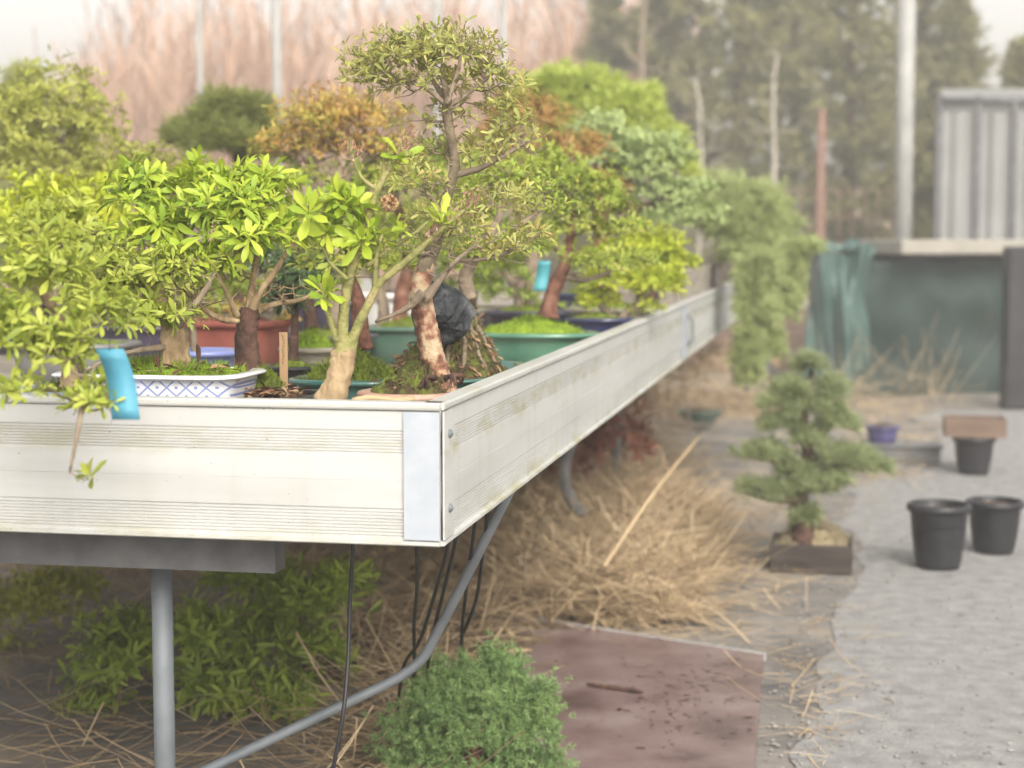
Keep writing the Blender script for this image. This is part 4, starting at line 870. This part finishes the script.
bush('dead_weed', 'grey leafless twiggy weed at the bench corner above the straw', 'weed', 525, 5.4, [(525, 515, 26, 28), (540, 495, 20, 22), (515, 550, 20, 24)], 170, STRAW, .02, .2, 2, None, bark=BARK_GREY, rtip=.0014, low=-.9)
bush('dead_weed', 'tangle of thin dry weeds under the far part of the bench', 'weed', 690, 10.5, [(680, 370, 40, 24), (715, 355, 26, 20), (650, 395, 36, 16)], 300, STRAW, .09, .1, 4, None, low=-.9)

# round juniper at the bottom
d = 3.72; b = on(470, d, 0); root = empty('juniper_bonsai', b, 'dense rounded fresh green juniper in the foreground by the red-brown board', 'bonsai')
pd = pads_px([(470, 720, 74, 52), (505, 690, 50, 40), (435, 705, 46, 38), (532, 735, 40, 46), (405, 745, 36, 42), (470, 765, 70, 50), (490, 672, 30, 26), (530, 700, 28, 26), (450, 680, 30, 24), (520, 775, 50, 40), (425, 785, 50, 40)], d)
pd = [(c-b, tuple(x*.86 for x in r), wg) for c, r, wg in pd]; pot_mesh(.09, .085, .055, 2, .85).build('pot', G_DKGREEN, root)
nm, sm, smt = soil_std(.082, .078, .045, .02, MOSS, nf=300); sm.build('moss', smt, root)
ctrs, cax = sample_pads(pd, 300, -.3, .86); k_ = 15
off = rng.normal(0, .017, (len(ctrs)*k_, 3)); tips = np.repeat(ctrs, k_, 0)+off+np.repeat(cax, k_, 0)*(.016*rng.normal(0, 1, (len(off), 1))-.45*np.linalg.norm(off, axis=1, keepdims=True)); axes = unit(np.repeat(cax, k_, 0)*.8+off/.02+rng.normal(0, .35, off.shape))
st = [(spline([[0, 0, .07], [.01, 0, .12], [0, 0, .17]], 4), np.linspace(.022, .014, 9))]
st[0] = (st[0][0]*[1, 1, .75], st[0][1]); m = MB(); m.tube(st[0][0], st[0][1], 10, jit=.05); m.build('trunk', BARK_RED, root)
m = MB(); sel = rng.choice(len(tips), 420, False); twigs(m, grow(st, tips[sel]*[1, 1, 1]-axes[sel]*.03, .0013)); m.build('branches', BARK_RED, root)
m = MB(); tufts(m, tips, axes, 26, .0135, .0015, 75, back=1.2); m.build('foliage', L_JUN, root)

# pine in its wooden box at the right
d = 6.05; p0 = ground(811, 574); b = np.array([p0[0], p0[1], .0045])
root = empty('pine_bonsai', b, 'tiered pine bonsai standing on the ground in a dark wooden box', 'bonsai')
st = [stem_px([(803, 552, 14), (803, 530, 11), (798, 510, 9), (803, 480, 7.5), (808, 450, 6.5), (803, 420, 5.5), (808, 395, 4.5), (812, 370, 3)], d+.12), stem_px([(803, 470, 4), (780, 462, 3), (755, 458, 2)], d+.1), stem_px([(806, 455, 4), (830, 462, 3), (855, 468, 2)], d+.1), stem_px([(798, 500, 4), (775, 500, 3), (752, 494, 2)], d+.08)]
st = [(p-b, r) for p, r in st]
pd = [(c-b, r, wg) for c, r, wg in pads_px([(808, 365, 16, 15), (790, 388, 20, 12), (832, 388, 18, 13), (772, 402, 16, 8), (812, 408, 34, 14), (780, 424, 22, 10), (840, 424, 22, 10), (765, 453, 28, 11), (808, 440, 20, 11), (845, 458, 32, 13), (872, 466, 18, 8), (748, 487, 12, 7), (775, 492, 24, 13), (812, 486, 30, 13), (830, 478, 20, 9), (805, 515, 14, 13), (795, 470, 22, 8)], d+.1)]
tips, axes = sample_pads(pd, 800, -.2, .5, .3); m = MB()
for p, r in st: m.tube(p, r, 10, jit=.05)
m.build('trunk', BARK_DARK, root); m = MB(); twigs(m, grow(st, tips, .0016)); m.build('branches', BARK_DARK, root)
m = MB(); tufts(m, tips, axes, 40, .052, .0024, 85, back=.5); m.build('foliage', L_PINE, root)
bxw, bxd, bh = .29, .24, .10; bx = empty('wooden_box', (0, bxd/2, 0), None, None); bx.parent = root
for nm_, c, dm in (('box_side', (0, -bxd/2, bh/2), (bxw, .014, bh)), ('box_side', (0, bxd/2, bh/2), (bxw, .014, bh)), ('box_side', (-bxw/2+.007, 0, bh/2), (.014, bxd-.016, bh)), ('box_side', (bxw/2-.007, 0, bh/2), (.014, bxd-.016, bh))):
    m = MB(); m.box(c, dm, 0, .002); m.build(nm_, WOOD_DARK, bx, False)
mm = mound_mesh(bxw/2-.015, bxd/2-.015, bh-.02, .085, 6, amp=.15); fuzz(mm, 1200, .03, .003); mm.build('soil_mound', mat('pale_grit', [(.16,.13,.08), (.28,.23,.14), (.22,.22,.10)], .95, 24, bump=1, island=.4), bx)

# ------------------------------------------------------------------ right hand side
def black_pot(px, py, w_px, h, lb, name='plant_pot', m=PL_BLACK, taper=.82, z=.0045, fill=SOIL):
    p = ground(px, py, z); d = np.dot(p-CAM, FWD); r_ = w_px*d/FPX/2
    root = empty(name, p+RGT*0+np.array([FWD[0], FWD[1], 0])*r_*.8, lb, 'pot', 'plastic pots standing on the gravel path')
    pot_mesh(r_*.93, r_*.93, h, 2, taper, lip=.010, wall=.004).build('pot', m, root)
    q = mound_mesh(r_*.86, r_*.86, h*.86, .015, amp=.3); q.build('soil', fill, root); return root
black_pot(944, 572, 62, .235, 'large black plastic pot standing on the pale path, left of its pair')
black_pot(1000, 556, 56, .20, 'black plastic pot cut by the right edge, beside the larger one')
black_pot(978, 476, 42, .19, 'dark pot under the brown tray farther back on the pale path', m=PL_BLACK)
r_ = black_pot(702, 424, 48, .075, 'flat green bowl lying in the straw beyond the long stalk', m=G_DKGREEN, taper=.7, z=.05); r_['group'] = 'bowls on the ground'
p = ground(978, 476); d = np.dot(p-CAM, FWD); q = p+np.array([FWD[0], FWD[1], 0])*.09+np.array([0, 0, .197])
t = empty('seed_tray', q, 'brown plastic tray resting on the dark pot on the path', 'tray'); g = MB(); g.box((0, 0, .006), (.30, .22, .012), 0, .003); g.build('tray_base', WOOD_BROWN, t, False)
g = MB()
for c, dm in (((0, -.11, .045), (.30, .01, .09)), ((0, .11, .045), (.30, .01, .09)), ((-.145, 0, .045), (.01, .21, .09)), ((.145, 0, .045), (.01, .21, .09))): g.box(c, dm)
g.build('tray_wall', WOOD_BROWN, t, False)
p = ground(902, 466); t = empty('long_tray', p, 'long low grey tray on the path edge under the violet pot', 'tray')
g = MB(); g.box((0, .15, .05), (.40, .26, .088), 0, .01); g.build('tray_body', PL_GREY, t, False); g = MB(); g.box((0, .15, .099), (.43, .29, .012), 0, .004); g.build('tray_rim', PL_GREY, t, False)
p2 = ground(902, 466)+[-.10, .15, .1055]; r2 = empty('plant_pot', p2, 'small violet glazed pot sitting on the long low grey tray', 'pot'); pot_mesh(.085, .075, .09, 2, .85).build('pot', glaze('violet_glaze', (.05, .045, .14), (.09, .08, .2), .3), r2); mound_mesh(.078, .068, .075, .02, amp=.3).build('soil', SOIL, r2)

# tarpaulin over a block of boxes
TARP = mat('green_tarpaulin', [(.012,.026,.023), (.02,.038,.034), (.034,.056,.05)], .65, 3, detail=6, bump=.5, bscale=14, spec=.18)
TARPL = mat('light_green_tarpaulin', [(.03,.07,.063), (.055,.105,.095), (.085,.145,.13)], .45, 4, detail=6, bump=.5, bscale=14, spec=.4)
dT = 13.0; pa = on(828, dT, 0); pb_ = on(1130, dT+.6, 0); ht = 1.05
tb = empty('tarp_covered_stack', pa, 'wide stack covered by a wrinkled dark green tarpaulin with bunched lighter end', 'covered stack')
ax = (pb_-pa)[:2]; Lw = np.linalg.norm(ax); ax = ax/Lw; nr = np.array([ax[1], -ax[0]])
nu, nv_ = 120, 44; V = []
U_ = np.linspace(0, 1, nu); Z_ = np.linspace(0, 1, nv_)
for z in Z_:
    for u in U_:
        fold = .035*math.sin(u*11+1.5*math.sin(z*3.2))+.030*math.sin(z*9+2.2*math.sin(u*5))*(1-u*.6)+.007*math.sin(u*47+z*5)+.025*math.sin((u*1.2+z)*11)
        sag = .12*(1-z)**2
        q = pa[:2]+ax*(u*Lw)+nr*(fold+sag); V.append([q[0]-pa[0], q[1]-pa[1], z*(ht-.03+.03*math.sin(u*30))+.006])
for k, off in enumerate((.35, .9)):
    for u in U_: q = pa[:2]+ax*(u*Lw)-nr*off; V.append([q[0]-pa[0], q[1]-pa[1], ht+.02*math.sin(u*24+k)])
F = [[i*nu+k, i*nu+k+1, (i+1)*nu+k+1, (i+1)*nu+k] for i in range(nv_+1) for k in range(nu-1)]
m = MB(); m.add(V, F); m.build('tarpaulin', TARP, tb)
# bunched lighter end: one gathered curtain of cloth wrapped round the corner, with deep uneven folds
m = MB(); nu, nv_ = 110, 46; V = []
for j in range(nv_):
    z = j/(nv_-1)
    for i in range(nu):
        u = i/(nu-1); pinch = 1.05-.16*math.exp(-((z-.70)/.16)**2)
        px = 842+(u-.5)*62*pinch-12*(1-z)**1.3+2*math.sin(z*6)
        fold = .085*math.sin(u*9.5+1.6*math.sin(z*3.1+.5))+.03*math.sin(u*19+z*5)+.05*math.sin(z*9+u*5)*(1-u)+.012*math.sin(u*41+z*13)+.10*math.sin(PI*u)
        V.append(on(px, dT-.12-fold*(1.2-.5*z)+.45*abs(u-.5)**2*2*(u < .5), z*1.10*(1+.04*math.sin(u*9))+.012)-pa)
m.add(V, [[j*nu+i, j*nu+i+1, (j+1)*nu+i+1, (j+1)*nu+i] for j in range(nv_-1) for i in range(nu-1)])
pts = [on(px, dT-.1, z)-pa for px, z in ((806, 1.12), (822, 1.10), (848, 1.12), (872, 1.07))]; m.tube(spline(pts, 6), np.abs(.05+.02*np.sin(np.arange(19)*1.1)), 14, jit=.12)
m.build('bunched_cloth', TARPL, tb)
m = MB(); qa, qb = on(872, dT+.05, 0), on(1080, dT+.4, 0); c = (qa+qb)/2; m.box((c[0]-pa[0], c[1]-pa[1]+.3, ht+.075), (np.linalg.norm(qb-qa), .9, .11), math.atan2(ax[1], ax[0]), .01); m.build('beige_board', BEIGE, tb, False)
p = on(1014, 12.0, 0); post = MB(); post.box((0, 0, .57), (.17, .17, 1.13), .2, .01); tag(post.build('dark_post', PL_BLACK, None, False), 'thick dark post in front of the right end of the tarpaulin', 'post').location = p
# plank bed and black plastic left of the tarpaulin
p = on(792, 15.2, 0); pk = empty('plank_bed', p, 'raised bed of brown boards with a pale corner batten left of the tarpaulin', 'raised bed')
for k in range(3): m = MB(); m.box((-.25, 0, .10+k*.195), (1.35, .03, .185), .1, .004); m.build('board', WOOD_BROWN, pk, False)
m = MB(); m.box((-.1, .35, .6), (1.2, .6, .02), .1); m.build('top_board', WOOD_GREY, pk, False)
m = MB(); m.box((-.15, -.05, .28), (.07, .035, .56), .1, .004); m.build('corner_batten', WOOD_NEW, pk, False)
p = ground(754, 391); d = np.dot(p-CAM, FWD); m = MB(); nn = 30; V = []
for j in range(9):
    for k in range(nn):
        th = k*2*PI/nn; e_ = j/8*PI*.5; rr = 1+.22*math.sin(th*3+j)+.15*math.sin(th*7+j*2)+rng.normal(0, .05); V.append([.20*rr*math.cos(th)*math.cos(e_*.97), .18*rr*math.sin(th)*math.cos(e_*.97)+.15, .26*math.sin(e_)*(1+.25*math.sin(th*2))+.01])
m.add(V, [[i*nn+k, i*nn+(k+1) % nn, (i+1)*nn+(k+1) % nn, (i+1)*nn+k] for i in range(8) for k in range(nn)]+[[8*nn+k for k in range(nn)]])
o = m.build('plastic_sack', mat('crumpled_grey_film', [(.03,.03,.034), (.12,.12,.125)], .35, 7, bump=.6), None, False); o.location = p; tag(o, 'crumpled black plastic sack at the foot of the cascading juniper', 'sack')

# ------------------------------------------------------------------ fence, poles, greenhouse
pf = on(818, 17, 0); fn = empty('mesh_fence', pf, 'rusty wire mesh fence with one taller red-brown post', 'fence'); m = MB()
fx = (math.cos(YAW), math.sin(YAW))
def fpt(px, z): q = on(px, 17, z); return q-pf
m.box((0, 0, 1.22), (.075, .075, 2.44), YAW, .004); m.build('post', RUST, fn, False)
for px in (735, 905):
    m = MB(); q = fpt(px, 0); m.box((q[0], q[1], .85), (.05, .05, 1.7), YAW); m.build('post', RUST, fn, False)
m = MB()
for z in np.arange(.1, 1.7, .26): m.tube([fpt(720, z), fpt(910, z)], .007, 5)
for px in np.arange(722, 911, 13): m.tube([fpt(px, .05), fpt(px, 1.68)], .005, 5)
m.build('wire_mesh', RUST, fn)
PO = [(205, 13.5, .026, 'faint slim white pole, leftmost of the greenhouse poles'), (281, 12.0, .036, 'white pole rising behind the orange leaved azalea'), (438, 13.0, .030, 'white pole rising behind the tall open crown'), (504, 12.5, .026, 'white pole between the tall crown and the lime cypress'), (900, 14.9, .075, 'thickest pale pole standing behind the tarpaulin')]
for px, d, r, lb in PO:
    p = on(px, d, 0); o = empty('steel_pole', p, lb, 'pole', 'tall white poles behind the bench'); m = MB(); m.tube([(0, 0, 0), (0, 0, 4.2)], r, 16); m.build('shaft', WHITE_PAINT, o)
    m = MB(); m.box((0, 0, .02), (r*4, r*4, .03)); m.build('base_plate', STEEL, o, False); m = MB(); m.tube([(0, 0, 4.2), (0, 0, 4.24)], [r*1.15, r*.6], 16); m.build('cap', STEEL, o)
FILM = mat('white_greenhouse_film', [(.32,.325,.32), (.42,.425,.42)], .4, 2, bump=.3, bscale=5, transl=.35)
pg = on(935, 16.0, 0); gh = empty('greenhouse', pg, 'greenhouse of white film panels between dark posts at the right edge', 'greenhouse')
def gpt(px, d): q = on(px, d, 0); return q-pg
lim = [934, 972, 1008, 1046, 1090]
for a, b in zip(lim[:-1], lim[1:]):
    qa, qb = gpt(a+3, 16), gpt(b-3, 16); c = (qa+qb)/2; m = MB(); nx = 14; V = []
    for sgn in (0, .012):
        for i in range(nx):
            for j in range(2):
                t = i/(nx-1); q = qa+(qb-qa)*t; V.append([q[0], q[1]+sgn+.03*math.sin(t*9), .15+j*2.2])
    F = [[2*i, 2*i+2, 2*i+3, 2*i+1] for i in range(nx-1)]+[[2*nx+2*i+1, 2*nx+2*i+3, 2*nx+2*i+2, 2*nx+2*i] for i in range(nx-1)]; m.add(V, F); m.build('film_panel', FILM, gh)
for a in lim:
    q = gpt(a, 16); m = MB(); m.box((q[0], q[1], 1.25), (.06, .06, 2.5), YAW); m.build('post', STEEL_DK, gh, False)
q0, q1 = gpt(lim[0], 16), gpt(lim[-1], 16); m = MB(); cc = (q0+q1)/2
m.tube([q0+[0, 0, 2.45], q1+[0, 0, 2.45]], .04, 8); m.build('eave_rail', STEEL_DK, gh)
bk = at(960, 237, 5)-CAM; bk[2] = 0; V = []
for k in range(9):
    t = k/8; h = 2.45+.3*math.sin(t*PI)
    for q in (q0, q1): V.append(q+bk*t+[0, 0, h])
m = MB(); m.add(V, [[2*k, 2*k+1, 2*k+3, 2*k+2] for k in range(8)]); m.build('film_roof', FILM, gh)
m = MB(); m.add([q0+[0, 0, .1], q0+bk+[0, 0, .1], q0+bk+[0, 0, 2.45], q0+[0, 0, 2.45]], [[0, 1, 2, 3]]); m.build('side_film', FILM, gh, False)

# ------------------------------------------------------------------ trees and hill behind
def bare_tree(px, d, h, lb, seed_r=.05, n=160, bark=BARK_PALE, spread=.9, group='bare trees beyond the fence'):
    b = on(px, d, 0); root = empty('bare_tree', b, lb, 'tree', group); zz = np.linspace(0, h, 12)
    P = np.column_stack([np.cumsum(rng.normal(0, .03, 12)), np.cumsum(rng.normal(0, .03, 12)), zz]); R = np.linspace(seed_r, .012, 12); m = MB(); m.tube(P, R, 10, jit=.04); m.build('trunk', bark, root)
    t = rng.uniform(.3, 1.05, n); a = rng.uniform(0, 2*PI, n); r = spread*(1.15-t)*rng.uniform(.4, 1.1, n); tips = np.column_stack([np.cos(a)*r, np.sin(a)*r, t*h+.35*r])
    m = MB(); twigs(m, grow([(P, R)], tips, .006, power=.4), 4); m.build('branches', bark, root); return root
bare_tree(763, 19, 3.2, 'slender pale trunked bare tree left of the red-brown fence post', .06, 90)
bare_tree(694, 20, 3.0, 'thin bare tree standing out palely behind the white pine bonsai', .045, 90)
bare_tree(640, 22, 5.2, 'bare tree with long slanting branches above the lime cypress', .06, 160, BARK_GREY, 1.6)
def conifer(px, d, h, r, lb, n=900, leaf=L_CON):
    b = on(px, d, 0); root = empty('conifer_tree', b, lb, 'tree', 'conifers beyond the fence'); m = MB(); m.tube([(0, 0, 0), (.03, 0, h*.5), (0, 0, h)], [.12, .08, .015], 8); m.build('trunk', BARK_DARK, root)
    t = rng.uniform(.03, 1, n)**.8; a = rng.uniform(0, 2*PI, n); lay = .8+.35*np.sin(t*42+a*2); rr = r*(1-t)**.75*rng.uniform(.35, 1.05, n)*lay+.03
    T = np.column_stack([np.cos(a)*rr, np.sin(a)*rr, t*h]); A = np.column_stack([np.cos(a), np.sin(a), rng.uniform(-.3, .5, n)]); m = MB(); tufts(m, T, A, 16, .22, .03, 75, back=1.2); m.build('crown', leaf, root); return root
for px, d, h, r, lb in ((606, 25, 5.0, 1.2, 'narrow conifer farthest left of the row, above the lime cypress'), (668, 24, 6.5, 1.5, 'olive conifer behind the two thin bare trees'), (735, 23, 7.0, 1.6, 'tall conifer behind the slender pale trunk'), (790, 26, 7.5, 1.7, 'tall conifer directly left of the red-brown fence post'), (845, 23, 6.8, 1.6, 'conifer between the red-brown post and the thickest pale pole'), (915, 25, 6.6, 1.6, 'conifer behind the thickest pale pole'), (1015, 21, 3.5, 1.0, 'dark low conifer showing above the right end of the greenhouse'), (950, 24, 4.6, 1.3, 'dark conifer rising behind the greenhouse film')):
    conifer(px, d, h, r, lb)
# brushy wood at the left, read as one mass
WOOD = mat('bare_wood', [(.40,.23,.155), (.54,.35,.245), (.62,.46,.35)], .9, 2, island=.6)
g = MB(); n = 620
px = rng.uniform(55, 680, n); dd = rng.uniform(27, 38, n)
for x, d in zip(px, dd):
    b = on(x, d, 0); h = rng.uniform(3.6, 5.6)*(.72 if x < 85 else .86 if x < 130 else 1); lean = rng.normal(0, .05, 2)
    g.tube([b, b+[lean[0]*h*.5, lean[1]*h*.5, h*.5], b+[lean[0]*h, lean[1]*h, h]], [.05, .035, .008], 5, caps=False)
    k = 26; t = rng.uniform(.12, .95, k); a = rng.uniform(0, 2*PI, k); P = b+np.column_stack([lean[0]*h*t, lean[1]*h*t, h*t])
    strand(g, P, a, rng.uniform(.6, 1.3, k), rng.uniform(.5, 1.5, k), rng.uniform(.012, .03, k), rng.uniform(-.1, .1, k))
tag(g.build('distant_bare_wood', WOOD, None), 'pinkish brown leafless wood far behind the bench', 'wood', kind='stuff')
HILL = mat('hill_scrub', [(.28,.20,.14), (.38,.27,.19), (.44,.33,.24), (.30,.28,.15)], .95, .5, detail=9, bump=.5)
V = []; nx, ny = 90, 14
for j in range(ny):
    for i in range(nx):
        x = -90+i*2.2; y = 40+j*4; t = min(1, j/7); V.append([x, y, -.02+t*t*(3-2*t)*(3.1+.4*math.sin(x*.21)+.3*math.sin(x*.53+1))+ (rng.normal(0, .12) if 0 < j else 0)])
g = MB(); g.add(V, [[j*nx+i, j*nx+i+1, (j+1)*nx+i+1, (j+1)*nx+i] for j in range(ny-1) for i in range(nx-1)]); structure(g.build('hill', HILL, None))
for px, d, h, r, lb in ((30, 18, 2.9, 1.3, 'broad olive evergreen behind the left end of the bench'), (75, 20, 2.6, 1.2, 'lower olive evergreen just left of the bare wood')):
    conifer(px, d, h, r, lb, 900, L_OLIVE)

# ------------------------------------------------------------------ air
HAZE_D = .0125
m = MB(); m.box((0, 50, 4.5), (226, 142, 11.2)); hz = m.build('haze', None or bpy.data.materials.new('haze_air'), None, False); hz['kind'] = 'stuff'; hz['label'] = 'thin pale haze in the air over the whole nursery'; hz['category'] = 'haze'
hm = hz.data.materials[0]; hm.use_nodes = True; hn = hm.node_tree; hn.nodes.clear(); v = hn.nodes.new('ShaderNodeVolumePrincipled'); v.inputs['Color'].default_value = (.97, .96, .94, 1); v.inputs['Density'].default_value = HAZE_D; v.inputs['Anisotropy'].default_value = .2
oo = hn.nodes.new('ShaderNodeOutputMaterial'); hn.links.new(v.outputs[0], oo.inputs['Volume'])
# names: Blender's own suffix for repeats only
